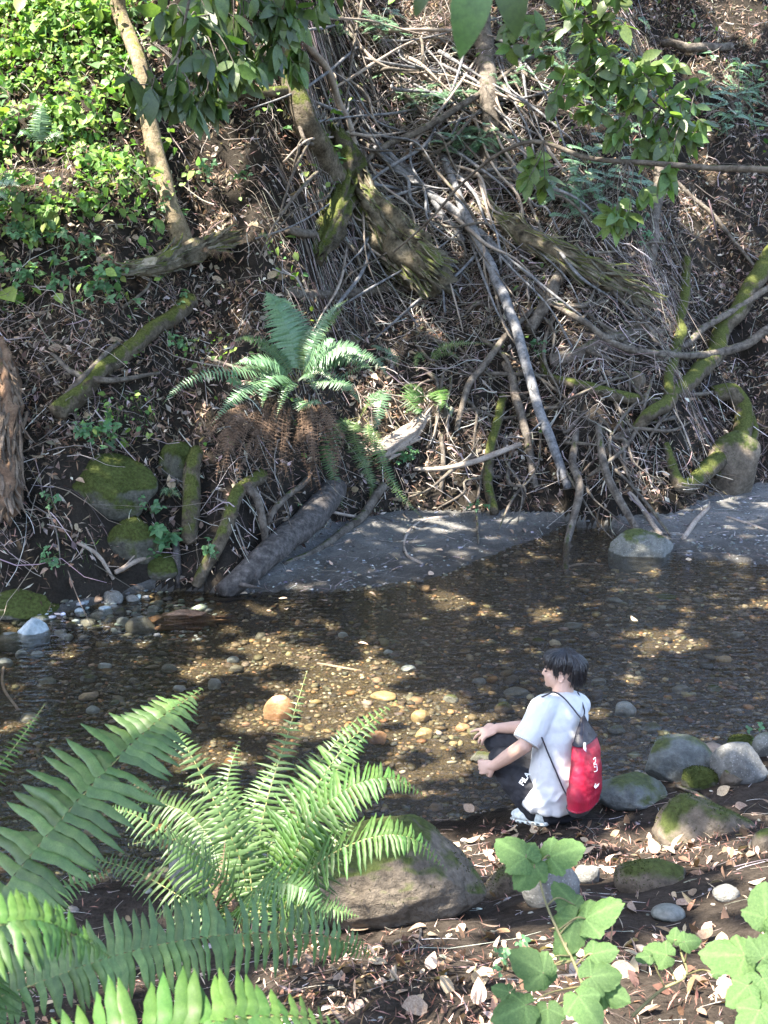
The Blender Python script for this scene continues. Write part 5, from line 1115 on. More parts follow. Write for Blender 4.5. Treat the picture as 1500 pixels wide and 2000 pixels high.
# lift the hair clear of the face and ears
hV = hV + n0 * (.003 * fbm(np.stack([loc[:, 0] * 30, loc[:, 1] * 60, loc[:, 2] * 12], -1), 3, 5))[:, None]
gs = [(hV, hF)]; r_ = np.random.default_rng(17)
for k in range(1500):
    a = r_.uniform(-PI, PI); el = r_.uniform(.15, 1.45)
    st = np.array([math.cos(el) * math.cos(a) * .094 - .02, math.cos(el) * math.sin(a) * .082, math.sin(el) * .076 + .048])
    back = -math.cos(a)
    zend = .030 + r_.uniform(-.010, .012) if math.cos(a) > .55 else (.004 + r_.uniform(-.02, .015) if math.cos(a) > .25 else (-.050 + r_.uniform(-.02, .015) if back > .42 else .020 + r_.uniform(-.008, .008)))
    if 0 < math.cos(a) < .25: zend = .018 + r_.uniform(-.008, .008)
    en = np.array([math.cos(a) * (.098 if math.cos(a) > 0 else .098) - .018, math.sin(a) * .080, zend])
    mid = np.array([math.cos(a) * (.106 if math.cos(a) > 0 else .107) - .02, math.sin(a) * .086, (st[2] + en[2]) / 2 + .014])
    mid += r_.normal(0, .0045, 3); en += r_.normal(0, .007, 3)
    if st[2] < en[2] + .01: continue
    q = np.array([HP(*st), HP(*mid), HP(*en)]); V, F = tube(q, [.0016, .0042, .0008], sides=4, seg=7, squash=.6); gs.append((V, F))
V, F = join(gs); obj("hair", V, F, m_hair, parent=person)
# --- shirt
bk = -FW
def ring(c, f, l, n, rf, rl, m=40, fr=None):
    a = np.linspace(0, 2 * PI, m, endpoint=False); return c + f * (np.cos(a) * rf)[:, None] + l * (np.sin(a) * rl)[:, None]
def lerp(a, b, t): return a * (1 - t) + b * t
sp = smooth_path(np.array([neckb + UPV * .005 + FW * -.005, neckb * .55 + chest * .45 + bk * .01, chest + bk * .012, (chest + pel) / 2 + bk * .015, pel + UPV * .06 + bk * .01, pel + UPV * -.02 + bk * .012]), 14)
rl_ = np.interp(np.linspace(0, 1, 14), [0, .1, .25, .5, .8, 1], [.068, .14, .185, .185, .188, .205]); rf_ = np.interp(np.linspace(0, 1, 14), [0, .1, .25, .5, .8, 1], [.062, .090, .125, .128, .146, .165])
body = loft([ring(sp[k], FW, LF, UPV, rf_[k], rl_[k]) for k in range(14)])
def sleeve(sh, el, ext, r0, r1):
    e = lerp(sh, el, ext); T = norm(e - sh); A = norm(np.cross(T, UPV)); Bv = np.cross(T, A)
    return loft([ring(sh - T * .03, A, Bv, T, .05, .05, 24), ring(sh + T * .0, A, Bv, T, r0, r0, 24), ring(lerp(sh, e, .5), A, Bv, T, (r0 + r1) / 2, (r0 + r1) / 2, 24), ring(e, A, Bv, T, r1, r1 * 1.05, 24)])
sL = sleeve(shL, elL, .90, .074, .070); sR = sleeve(shR, elR, .80, .072, .074)
sV, sF = fuse([body, sL, sR, cone(shL, .066, neckb + LF * .03, .05), cone(shR, .066, neckb - LF * .03, .05), ell(lerp(chest, neckb, .3) + bk * .015, (FW, LF, UPV), (.118, .190, .16))], .006, 12)
nn = vnorm(sV, sF); q = sV - pel
loc = np.stack([q @ FW, q @ LF, q @ UPV], -1)
fold = fbm(np.stack([loc[:, 0] * 9 + loc[:, 2] * 3, loc[:, 1] * 9 - loc[:, 2] * 4, loc[:, 2] * 2.2], -1), 3, 9); ridge_ = 1 - np.abs(fold) * 2
low = np.clip((.42 - loc[:, 2]) / .35, 0.25, 1)
sV = sV + nn * (.020 * ridge_ * low + .009 * np.sin(loc[:, 2] * 30 + loc[:, 0] * 25) * low * (loc[:, 0] > .02))[:, None]
obj("t_shirt", sV, sF, m_shirt, parent=person)
# collar
nc = neckb + UPV * .008; V, F = tube(np.vstack([ring(nc, norm(FW - UPV * .25), LF, UPV, .066, .070, 20)[list(range(20)) + [0]]]), .006, sides=8, seg=40); obj("collar", V, F, m_shirt, parent=person)
# sleeve hems
for sh, el, ext, r1 in ((shL, elL, .90, .070),):
    e = lerp(sh, el, ext); T = norm(e - sh); A = norm(np.cross(T, UPV)); Bv = np.cross(T, A); V, F = tube(ring(e, A, Bv, T, r1, r1 * 1.05, 24)[list(range(24)) + [0]], .0035, sides=6, seg=48); obj("sleeve_hem", V, F, m_shirt, parent=person)
# --- trousers
tr = [ell(pel + UPV * -.01 + bk * .02, (FW, LF, UPV), (.135, .155, .10)), ell(pel - UPV * .06 + bk * .0, (FW, LF, UPV), (.13, .15, .07))] + \
     chain([hipL, lerp(hipL, kneL, .5) - UPV * .01, kneL, lerp(kneL, ankL, .45) + UPV * .0 + bk * .01, ankL + UPV * .0], [.100, .095, .078, .084, .062]) + \
     chain([hipR, lerp(hipR, kneR, .5), kneR, lerp(kneR, ankR, .45), ankR], [.115, .100, .075, .080, .060])
tV, tF = fuse(tr, .008, 5); nn = vnorm(tV, tF)
tV = tV + nn * (.016 * (1 - np.abs(fbm(tV * np.array([9, 9, 14.]), 3, 12)) * 2))[:, None]
obj("trousers", tV, tF, m_trou, parent=person)
# print on the thigh
def text(body_, p, x, y, size, parent, mat, name="lettering", ext=.002):
    c = bpy.data.curves.new(name, 'FONT'); c.body = body_; c.size = size; c.extrude = ext; c.align_x = 'CENTER'; c.align_y = 'CENTER'; c.resolution_u = 3; c.offset = size * .02
    o = bpy.data.objects.new("tmp", c); COL.objects.link(o); e = o.evaluated_get(bpy.context.evaluated_depsgraph_get()); m = bpy.data.meshes.new_from_object(e); bpy.data.objects.remove(o)
    m.materials.clear(); m.materials.append(mat); x = norm(x); y = norm(y - x * np.dot(x, y)); z = np.cross(x, y)
    return inst(name, m, parent, np.stack([x, y, z], 1), p)
# find the cloth point under a pixel by brute force
def on_mesh(V, F, u, v, out=.004):
    uu, vv, zz = project(V); k = np.hypot(uu - u, vv - v) < 7; i = np.where(k)[0]; j = i[np.argmin(zz[i])]; nrm_ = vnorm(V, F)[j]; w = W(u, v, zz[j]); return w - norm(w - CC) * out, nrm_
tp, tn = on_mesh(tV, tF, 1025, 1521, .016)
xr = norm(np.array([1, 0, 0]) * .55 + CU * .85); xr = norm(xr - norm(CC - tp) * np.dot(xr, norm(CC - tp))); text("FILA", tp, xr, np.cross(norm(CC - tp), xr), .040, person, m_whi)
# --- shoes
def shoe(heel, toe, name="shoe"):
    d = norm((toe - heel) * np.array([1, 1, 1])); L_ = np.linalg.norm(toe - heel); sd = norm(np.cross(UPV, d)); up_ = np.cross(d, sd)
    s = np.linspace(0, 1, 12); hw = np.interp(s, [0, .08, .3, .6, .85, 1], [.020, .036, .036, .046, .040, .016]); ht = np.interp(s, [0, .15, .35, .6, .85, 1], [.055, .080, .078, .052, .038, .018])
    rings = []
    for k in range(12):
        a = np.linspace(0, 2 * PI, 20, endpoint=False); rings.append(heel + d * L_ * s[k] + sd * (np.cos(a) * hw[k])[:, None] + up_ * (np.maximum(np.sin(a), -.55) * ht[k] * np.where(np.sin(a) > 0, 1.0, .35))[:, None] + up_ * .022)
    V, F = fuse([loft(rings)], .005, 3); o = obj(name, V, F, m_shoe, parent=person)
    rs = [heel + d * L_ * (s[k] * 1.03 - .015) + np.outer(np.cos(np.linspace(0, 2 * PI, 16, endpoint=False)) * (hw[k] + .005), sd) + np.outer(np.sign(np.sin(np.linspace(0, 2 * PI, 16, endpoint=False))) * .010, up_) for k in range(12)]
    V, F = loft(rs); obj("sole", V, F, m_shoe, parent=o)
    for k in range(6):
        c = heel + d * L_ * (.18 + .13 * k) - sd * 0; w = np.interp(.18 + .13 * k, s, hw) + .006
        for sg in (1, -1): V, F = ell(c + sd * w * sg + up_ * .003, (d, sd, up_), (.010, .002, .004)); obj("sole_mark", V, F, m_shoeb, parent=o)
    for k in range(4):
        t = .42 + .08 * k; c = heel + d * L_ * t + up_ * (np.interp(t, s, ht) + .020); w = np.interp(t, s, hw) * .6; V, F = tube(np.array([c - sd * w - up_ * .012, c, c + sd * w - up_ * .012]), .003, sides=5, seg=8); obj("lace", V, F, m_shoe, parent=o)
shoe(J(1072, 1607, -.08), J(1003, 1597, .10)); shoe(J(1120, 1600, .10), J(1050, 1592, .24))
# --- drawstring backpack, hanging on the back
bc = chest * .32 + pel * .68; tilt = norm(UPV + bk * -.03 + LF * .0)
bc = J(1143, 1500, -.16)
def bring(c, w, t, m=36, pw=.75, ph=0):
    a = np.linspace(0, 2 * PI, m, endpoint=False); ca, sa = np.cos(a), np.sin(a)
    return c + np.outer(np.sign(ca) * np.abs(ca) ** pw * w, LF) + np.outer(np.sign(sa) * np.abs(sa) ** pw * t, bk)
H0, H1 = J(1138, 1402, -.13), J(1138, 1582, -.17)
def prof(t): return np.interp(t, [0, .05, .12, .27, .5, .8, .93, 1.0], [.020, .036, .075, .112, .128, .138, .128, .100]), np.interp(t, [0, .05, .12, .27, .5, .8, .93, 1.0], [.012, .018, .028, .044, .058, .068, .060, .040])
def bagpart(t0, t1, n, mat, name, grow=1.0, seed=1):
    rs = []
    for t in np.linspace(t0, t1, n):
        w, th = prof(t); rs.append(bring(lerp(H0, H1, t) + bk * .018 * math.sin(t * PI), w * grow, th * grow))
    V, F = loft(rs); nn = vnorm(V, F); z = V @ UPV; l = V @ LF
    V = V + nn * (.0055 * (1 - 2 * np.abs(fbm(np.stack([l * 26, V @ bk * 22, z * (5 if name != "red_body" else 11)], -1), 3, seed))))[:, None]
    return obj(name, V, F, mat, parent=bag), V, F
bag = empty("drawstring_backpack", H1, label="red and black drawstring backpack hanging on the crouching person's back", cat="backpack")
_, rV, rF = bagpart(.235, .93, 40, m_red, "red_body", 1.0, 3); bagpart(0, .24, 22, m_blk, "black_top", 1.012, 4); bagpart(.91, 1.0, 10, m_gry, "base", 1.03, 5)
cg = lerp(H0, H1, .02); s1 = neckb * .45 + shL * .55 + UPV * .062; s1b = shL * .8 + neckb * .2 + FW * .04 + UPV * .04
corner = J(1112, 1562, -.21)
def on_back(u, v, o=.010):
    p, n_ = on_mesh(sV, sF, u, v, o); return p
c1 = [on_back(u, v) for u, v in ((1066, 1352 + 6), (1082, 1352), (1100, 1362), (1118, 1382), (1132, 1400))]; c1.append(cg)
V, F = tube(np.array([shL + FW * .06 + UPV * .02] + c1), .0042, sides=8, seg=50); obj("strap", V, F, m_blk, parent=bag)
c2 = [on_back(u, v) for u, v in ((1058, 1440), (1070, 1470), (1085, 1505), (1100, 1540))]
V, F = tube(np.array(c2 + [corner]), .0042, sides=8, seg=40); obj("strap", V, F, m_blk, parent=bag)
V, F = tube(np.array([shR + UPV * .055 + FW * .03, lerp(shR, neckb, .4) + UPV * .065 + bk * .03, J(1141, 1385, -.06), cg + LF * -.01 + UPV * .01]), .0042, sides=8, seg=30); obj("strap", V, F, m_blk, parent=bag)
for s in range(5):
    V, F = tube(np.array([cg + LF * (s - 2) * .008 + UPV * .02, cg + LF * (s - 2) * .012 + UPV * -.02 + bk * .02, lerp(H0, H1, .16) + LF * (s - 2) * .035 + bk * .036]), [.003, .003, .0015], sides=5, seg=8); obj("gather", V, F, m_blk, parent=bag)
zp, zn = on_mesh(rV, rF, 1142, 1453, .006); zd = np.array([.05, 0, -1.])
V, F = cone(zp, .007, zp + zd * .02, .007); obj("zip_slider", V, F, m_whi, parent=bag)
m_pull = M("grey lilac zip pull", (.40, .36, .45), (.5, .46, .55), 5, .6, 0, 14)
V, F = loft([ring(zp + zd * (.02 + .045 * t) - norm(zp - CC) * .004, np.array([1., 0, 0]), np.array([0, 1., 0]), UPV, .008, .003, 10) for t in (0, .5, 1)]); obj("zip_pull", V, F, m_pull, parent=bag)
# white tick mark and outlined letters on the outer face
def strokes(pl, name, rad=.0022):
    q = np.array([on_mesh(rV, rF, u, v, .004)[0] for u, v in pl]); V, F = tube(q, rad, sides=6, seg=len(pl) * 5); return obj(name, V, F, m_whi, parent=bag)
def flat(pl, name):
    q = np.array([on_mesh(rV, rF, u, v, .005)[0] for u, v in pl]); c = q.mean(0); n = len(q); V = np.vstack([q, c, q - norm(c - CC) * -.006]); 
    F = [(i, (i + 1) % n, n) for i in range(n)] + [(i, n + 1 + i, n + 1 + (i + 1) % n) for i in range(n)] + [(i, n + 1 + (i + 1) % n, (i + 1) % n) for i in range(n)]
    return obj(name, V, np.array(F), m_whi, parent=bag, smooth=False)
flat([(1160, 1536), (1162, 1531), (1164, 1530), (1163, 1534), (1167, 1535), (1171, 1529), (1168, 1536), (1163, 1540)], "tick_logo")
strokes([(1159, 1483), (1163, 1480), (1163, 1488), (1160, 1491)], "letter_outline"); strokes([(1160, 1494), (1165, 1493), (1166, 1505), (1161, 1507)], "letter_outline"); strokes([(1161, 1498), (1164, 1498)], "letter_outline")

# ------------------------------------------------------------------ loose small things on the ground
def region(u, v, u0, v0, u1, v1, soft=60):
    f = lambda a, lo, hi: np.clip((a - lo) / soft, 0, 1) * np.clip((hi - a) / soft, 0, 1)
    return f(u, u0, u1) * f(v, v0, v1)
LIT = [(.19, .15, .125), (.29, .24, .205), (.12, .093, .075), (.42, .36, .32), (.15, .105, .08), (.07, .048, .036), (.24, .155, .11)]
RED = [(.19, .13, .105), (.28, .20, .165), (.13, .075, .055), (.35, .24, .195), (.07, .042, .032)]
TW = [(.24, .20, .18), (.33, .295, .28), (.17, .14, .125), (.44, .40, .38), (.11, .09, .08)]
# creek bed pebbles
p = pts_zone(78000, -6.0, 6.0, 4.2, 13.5, [0]); uu_, vv_, _z = project(p); p2 = p[((uu_ > -200) & (uu_ < 1700)) | (rng.uniform(0, 1, len(p)) < .2)]
n = len(p2); sz = np.exp(rng.normal(math.log(.0138), .46, n)); TV, TF = ico(1)
TV = TV * (1 + .18 * _h(np.arange(len(TV)), np.arange(len(TV)) * 0, np.arange(len(TV)) * 0, 5))[:, None]
big = sz > .045
def pebbles(p, sz, cols, label, name, emb=.3, mat=m_peb, s=.45):
    n = len(p); S = np.stack([sz * rng.uniform(.9, 1.5, n), sz * rng.uniform(.6, 1.0, n), sz * rng.uniform(.25, .5, n)], 1); pos = p + np.stack([sz * 0, sz * 0, S[:, 2] * (1 - emb) - .005], 1)
    V, F = scatter(TV, TF, pos, rot_rand(n, .15), S)
    return obj(name, V, F, mat, kind="stuff", label=label, cat="pebbles", col=vary(cols, n, s, len(TV)))
pebbles(p2, sz, [(.095, .082, .056), (.11, .10, .075), (.065, .06, .046), (.13, .11, .075), (.15, .12, .075), (.09, .088, .072), (.11, .085, .05), (.08, .07, .05), (.05, .046, .036), (.14, .105, .062), (.17, .10, .05), (.26, .23, .18)], "brown and olive pebbles covering the bed of the shallow creek", "creek_pebbles", s=.33)
p = pts_zone(30000, -5, 6.5, 9.3, 14, [1], lambda u, v, q: np.where(u > 1250, 1.0, .45) + np.clip((v - 1080) / 60, 0, 1) * .5)
pebbles(p, np.exp(rng.normal(math.log(.0105), .4, len(p))), [(.16, .165, .165), (.12, .12, .118), (.09, .09, .09), (.155, .155, .15), (.105, .105, .105)], "fine grey gravel spread over the sand bars of the far shore", "bar_gravel", emb=.4)
p = pts_zone(5000, -4, 5, 2.3, 7.2, [3], lambda u, v, q: .35 + .5 * (fbm(q * 1.5, 2, 91) > .15))
pebbles(p, np.exp(rng.normal(math.log(.009), .5, len(p))), [(.16, .14, .12), (.24, .22, .20), (.10, .085, .075), (.30, .29, .27)], "small stones strewn over the soil of the near bank", "bank_gravel", emb=.4)
p = pts_zone(18000, -5.5, -1.2, 8.0, 10.5, [0, 1, 2], lambda u, v, q: .35 * region(u, v, 20, 1150, 430, 1260, 40))
pebbles(p, np.exp(rng.normal(math.log(.022), .4, len(p))), [(.22, .25, .26), (.35, .39, .40), (.12, .13, .13), (.16, .15, .13)], "small blue grey stones washed up at the left far shore", "shore_gravel", emb=.2)

def litter(p, size, cols, name, label, tpl, tilt=.5, wide=(1, 1), lift=.012, s=.3, mat=m_litter):
    n = len(p); S = size * rng.uniform(.55, 1.35, n); nn = Nrm(p[:, 0], p[:, 1]) + rng.normal(0, tilt, (n, 3)); R = basis(rng.normal(0, 1, (n, 3)), nn)
    S3 = np.stack([S, S * rng.uniform(*wide, n), S], 1); V, F = scatter(tpl[0], tpl[1], p + nn * lift * rng.uniform(.2, 1.6, (n, 1)) - R[:, :, 0] * S[:, None] * .5, R, S3)
    return obj(name, V, F, mat, kind="stuff", label=label, cat="leaf litter", col=vary(cols, n, s, len(tpl[0])))
NEED = (np.array([(0, -.03, 0), (.5, -.035, .05), (1, .0, 0), (.45, .035, .05)]), np.array([(0, 1, 3), (1, 2, 3)]))
# far hillside
p = pts_zone(330000, -7, 8.2, 8.8, 21.5, [2]); keep = fbm(p * 1.3, 3, 61) > rng.uniform(-.5, .25, len(p)); p = p[keep]
n = len(p); k = rng.uniform(0, 1, n)
litter(p[k < .20], .075, LIT, "leaf_litter", "dead leaves lying on the far hillside", LEAF3, .7, (.8, 1.3), .03)
litter(p[(k > .22) & (k < .80)], .10, RED + LIT, "needle_litter", "dry reddish needles and leaf scraps matted on the far hillside", NEED, .6, (.8, 2.0), .03)
# hanging dead leaf strips on the right slope and root mat
# near bank litter
p = pts_zone(60000, -4, 4.6, 1.6, 7.2, [3], lambda u, v, q: np.clip(.06 + 1.0 * region(u, v, 520, 1810, 1700, 2700, 50) + .9 * region(u, v, 900, 1600, 1700, 1730, 40) * (fbm(q * 2.2, 2, 71) > -.2) + .35 * (v > 1900) + .1 * (fbm(q * 3, 2, 72) > .2), 0, 1))
n = len(p); k = rng.uniform(0, 1, n)
litter(p[k < .12], .06, [(.30, .22, .17), (.20, .13, .09), (.38, .30, .24), (.13, .08, .055), (.26, .15, .10)], "bank_leaf_litter", "pale fallen leaves scattered over the near bank", LEAF5, .35, (.8, 1.3), .012)
litter(p[k > .12], .045, [(.26, .14, .11), (.35, .21, .17), (.17, .085, .065), (.10, .055, .045), (.42, .29, .24)], "bank_needle_litter", "reddish redwood needle litter matted on the near bank", NEED, .35, (.8, 2.2), .010)
# ground cover: the bright leaves of the upper left slope
def green(u, v, q):
    m = np.clip((330 - u) / 160, 0, 1) * np.clip((620 - v) / 200, 0, 1); nz = fbm(q * 1.4, 3, 81)
    m = m * np.clip(.62 + nz * 2.0 + (v < 260) * .45, 0, 1)
    m2 = .10 * (fbm(q * 1.3, 3, 82) > .2) * (u < 1100) * (v < 900) + .05 * (v < 320) * (u > 850) * (nz > 0) + .25 * region(u, v, 130, 760, 300, 900, 50)
    return np.clip(m + m2, 0, 1)
p = np.vstack([pts_zone(125000, -9, -.5, 9, 19.5, [2], green), pts_zone(40000, -.5, 8, 9, 21, [2], green)])
p = p + Nrm(p[:, 0], p[:, 1]) * rng.uniform(.02, .30, (len(p), 1)) * np.clip(fbm(p * 2, 2, 83) + .7, .15, 1)[:, None]
n = len(p); nn = norm(np.array([-.15, -.45, .85]) + rng.normal(0, .4, (n, 3))); R = basis(rng.normal(0, 1, (n, 3)) + np.array([0, -.3, -.2]), nn)
V, F = scatter(*LEAFR, p, R, .066 * np.exp(rng.normal(0, .42, n)) * np.where(p[:, 2] < 2.5, .75, 1.12))
obj("ground_cover", V, F, m_leafg, kind="stuff", label="thick green ivy like leaves covering the sunny upper left slope", cat="ground cover", col=vary([(.10, .19, .04), (.14, .23, .05), (.07, .15, .05), (.19, .26, .07), (.12, .22, .06)], n, .2, len(LEAFR[0])))
# grass blades on the left
p = pts_zone(60000, -6, 2, 8.6, 13, [2], lambda u, v, q: .5 * region(u, v, 200, 770, 320, 880, 30) + .25 * region(u, v, 60, 1040, 200, 1130, 30) + .12 * region(u, v, 640, 960, 800, 1030, 20))
n = len(p); V, F = scatter(NEED[0] * np.array([1, .6, 1]), NEED[1], p, basis(np.array([0, -.3, 1]) + rng.normal(0, .5, (n, 3)), rng.normal(0, 1, (n, 3))), .10 * rng.uniform(.4, 1.4, n))
obj("grass_tuft", V, F, m_leafg, kind="stuff", label="thin green grass blades on the left far bank", cat="grass", col=vary([(.06, .14, .03), (.09, .18, .04)], n, .2, 4))

# twigs: the mass as stuff, the largest as single things
def dens(u, v, q):
    m = .16 + .9 * region(u, v, 560, 20, 1080, 700, 120) + .45 * region(u, v, 760, 400, 1400, 1000, 80) + .35 * (fbm(q * .8, 2, 95) > .1)
    return np.clip(m * np.where((u < 330) & (v < 430), .35, 1), 0, 1)
p = pts_zone(42000, -7, 8, 9, 21, [2], dens); n = len(p)
az = rng.uniform(0, 2 * PI, n); uu_, vv_, _z = project(p); hp = region(uu_, vv_, 560, 20, 1080, 620, 120); ln = np.exp(rng.normal(math.log(.30), .55, n)) * (1 + .7 * hp); rad = np.exp(rng.normal(math.log(.0034), .55, n)) * (1 + .3 * hp)
V, F, nv = twigs(p, az, ln, rad, .30, .34, 6, .55)
order = np.argsort(-(ln * rad)); u, v, z = project(p); vis = (u[order] > 0) & (u[order] < 1500) & (v[order] > 0) & (v[order] < 1100)
ind = order[vis][:170]; rest = np.setdiff1d(np.arange(n), ind)
cols = vary(TW, n, .25, 1)
VV, FF = join_batch(V[rest], F, nv); obj("twig_tangle", VV, FF, m_twig, kind="stuff", label="mass of fine dry twigs tangled over the far bank", cat="twigs", col=np.repeat(cols[rest], nv, 0))
for i in ind:
    vi = V[i].reshape(-1, 3)
    obj("loose_twig", vi, F, m_twigo, org=vi[np.argmin(vi[:, 2])], label="thin bare dry twig lying loose on the brown far hillside", cat="twig", group="loose twigs on the far hillside")
# hanging fine roots and strips on the right slope and under overhangs
p = pts_zone(5500, 1.8, 7.5, 9.5, 17, [2], lambda u, v, q: np.clip(.15 + .9 * (u > 1180) * (fbm(q * 1.2, 2, 96) > .05), 0, 1)); n = len(p)
V, F, nv = twigs(p, rng.normal(-PI / 2, .6, n), np.exp(rng.normal(math.log(.20), .4, n)), np.full(n, .0022), .7, .10, 5, .8)
VV, FF = join_batch(V, F, nv); obj("root_mat", VV, FF, m_twig, kind="stuff", label="matted fine roots and dry stalks hanging down the right slope", cat="roots", col=np.repeat(vary([(.20, .15, .12), (.13, .09, .07), (.28, .22, .18)], n, .25), nv, 0))
# near bank twigs
p = pts_zone(3000, -4, 4.6, 2.0, 7.2, [3]); n = len(p)
V, F, nv = twigs(p, rng.uniform(0, 2 * PI, n), np.exp(rng.normal(math.log(.10), .5, n)), np.exp(rng.normal(math.log(.0016), .3, n)), .9, .015, 5, .8)
VV, FF = join_batch(V, F, nv); obj("bank_twigs", VV, FF, m_twig, kind="stuff", label="fine broken twigs in the litter of the near bank", cat="twigs", col=np.repeat(vary(TW, n, .25), nv, 0))
p = pts_zone(1600, -4, 5, 9.4, 13.3, [1]); n = len(p)
V, F, nv = twigs(p, rng.uniform(0, 2 * PI, n), np.exp(rng.normal(math.log(.14), .4, n)), np.exp(rng.normal(math.log(.0022), .3, n)), .9, .01, 5, .6)
VV, FF = join_batch(V, F, nv); obj("bar_twigs", VV, FF, m_twig, kind="stuff", label="little twigs stranded on the grey sand bars", cat="twigs", col=np.repeat(vary(TW, n, .25), nv, 0))

# single fallen leaves
FL = [new_mesh("fallen_leaf", *leaf_t(7, w, f, c), m_dleaf) for w, f, c in ((.24, .2, .2), (.30, -.1, -.25), (.2, .35, .35), (.34, .1, -.12))]
def leaves_at(p, size, label, group, name="fallen_leaf", lift=.015, tilt=.25):
    n = len(p); R = basis(rng.normal(0, 1, (n, 3)) * [1, 1, .3], Nrm(p[:, 0], p[:, 1]) + rng.normal(0, tilt, (n, 3)))
    for i in range(n):
        o = inst(name, FL[rng.integers(0, 4)], None, R[i], p[i] + np.array([0, 0, lift]), size * rng.uniform(.6, 1.3), label=label, cat="leaf", group=group)
def vis_only(p):
    u, v, z = project(p); return p[(u > 5) & (u < 1495) & (v > 5) & (v < 1995)]
p = vis_only(pts_zone(500, -1.5, 2.6, 2.8, 5.4, [3], lambda u, v, q: (v > 1620) & (u > 640)))[:110]
leaves_at(p, .075, "curled tan leaf fallen on the dark soil of the near bank", "fallen leaves on the near bank")
p = vis_only(pts_zone(200, -3, 3.5, 9.6, 12.5, [1]))[:26]; leaves_at(p, .07, "pale fallen leaf lying on the grey sand bar", "fallen leaves on the sand bars")
p = vis_only(pts_zone(4000, -5, 5.5, 9.3, 14, [2]))[:120]; leaves_at(p, .12, "curled dead leaf caught on the far hillside", "dead leaves caught on the far hillside", lift=.05, tilt=.6)
q = np.array([W(u, v, float(PD(u, v)[0])) for u, v in [(700, 1292), (1242, 1252), (320, 1135), (545, 1190), (560, 1222), (640, 1190), (720, 1168), (1345, 1110), (1290, 1490)]]); q[:, 2] = np.maximum(q[:, 2], .004)
for i, lb in enumerate(["pale narrow leaf floating left of the sunlit patch", "cream leaf floating in the right creek", "yellow leaf at the foot of the upright dead stick", "brown leaf floating near the wet log", "small green yellow leaf floating below the wet log", "curled leaf at the sand's wet edge", "tan leaf on the lower tip of the grey sand", "brown leaf in the water right of the angular boulder", "pale leaf between the right shore boulders"]):
    inst("floating_leaf", FL[i % 4], None, basis(np.array([math.cos(i * 2.), math.sin(i * 2.), 0]), np.array([0, 0, 1.])), q[i] + np.array([0, 0, .006]), .085, label=lb, cat="leaf")
for u, v, lb in [(960, 1902, "cupped pale leaf on the red litter right of the dark fern frond tip"), (1240, 1905, "large grey curled leaf near the yellow green sprig"), (1395, 1945, "large white brown leaf under the pale green bush leaves"), (835, 1975, "big crumpled maple leaf at the bottom edge"), (690, 1950, "second crumpled leaf left of the big one at the bottom edge"), (1285, 1550, "round tan leaf propped against the low mottled boulder"), (1400, 1558, "round pale leaf below the brown wedge rock"), (1435, 1582, "oval cream leaf on the grey soil at the right"), (925, 1592, "cream leaf at the water's edge left of the person's shoe")]:
    inst("fallen_leaf", FL[3], None, basis(rng.normal(0, 1, 3) * [1, .4, .3], norm(CC - P(u, v)) + np.array([0, 0, .8])), P(u, v) + np.array([0, 0, .02]), .095 if v > 1800 else .085, label=lb, cat="leaf")

# ------------------------------------------------------------------ overhead canopy: the crowns that shade the creek, with gaps where the photo shows sun
e1 = norm(np.cross(SUN, [0, 0, 1.0])); e2 = np.cross(SUN, e1)
def s2(p): return np.stack([np.asarray(p) @ e1, np.asarray(p) @ e2], -1)
GAPS = []
def gap(u, v, rpx, d=None, k=1.0):
    q = W(u, v, d) if d else P(u, v); dd = d or float(PD(u, v)[0]); GAPS.append((*s2(q), rpx / FPX * dd, k))
for a in [(60, 40, 150), (170, 60, 120), (60, 160, 150), (190, 190, 110), (40, 300, 110), (110, 330, 60), (290, 40, 60), (270, 240, 60), (350, 300, 40), (340, 200, 50), (235, 330, 40), (430, 260, 30),
          (860, 30, 50), (830, 130, 55), (870, 190, 60), (760, 180, 35), (1060, 190, 45), (960, 60, 30), (1340, 410, 45), (1290, 380, 25), (1380, 130, 40), (1440, 30, 40), (1240, 90, 40),
          (810, 850, 45), (850, 930, 45), (880, 960, 35), (760, 880, 30), (420, 475, 25), (700, 560, 20), (620, 610, 14), (690, 470, 20), (740, 330, 18),
          (500, 1262, 35), (560, 1280, 40), (640, 1320, 45), (700, 1315, 50), (600, 1360, 50), (690, 1370, 45), (540, 1395, 35), (760, 1400, 40), (850, 1395, 50), (900, 1440, 35), (830, 1440, 40), (640, 1420, 30), (480, 1420, 30), (400, 1305, 28), (400, 1480, 25),
          (1295, 1250, 22), (1330, 1262, 16), (1490, 1180, 10), (870, 1172, 14), (1070, 1205, 14), (990, 1480, 14), (880, 1505, 18),
          (1150, 1712, 28), (1090, 1700, 22), (1250, 1650, 35), (1320, 1665, 30), (1400, 1680, 25), (1480, 1700, 22), (930, 1690, 26), (900, 1650, 22), (860, 1640, 22), (1210, 1690, 26),
          (600, 1880, 50), (700, 1890, 50), (800, 1905, 45), (880, 1900, 35), (560, 1930, 50), (660, 1960, 40), (960, 1930, 30), (1130, 1950, 45), (1060, 1880, 30), (1240, 1930, 35), (1320, 1950, 30), (1400, 1900, 40), (1480, 1850, 35), (1440, 1980, 35), (1420, 1770, 25)]:
    gap(*a)
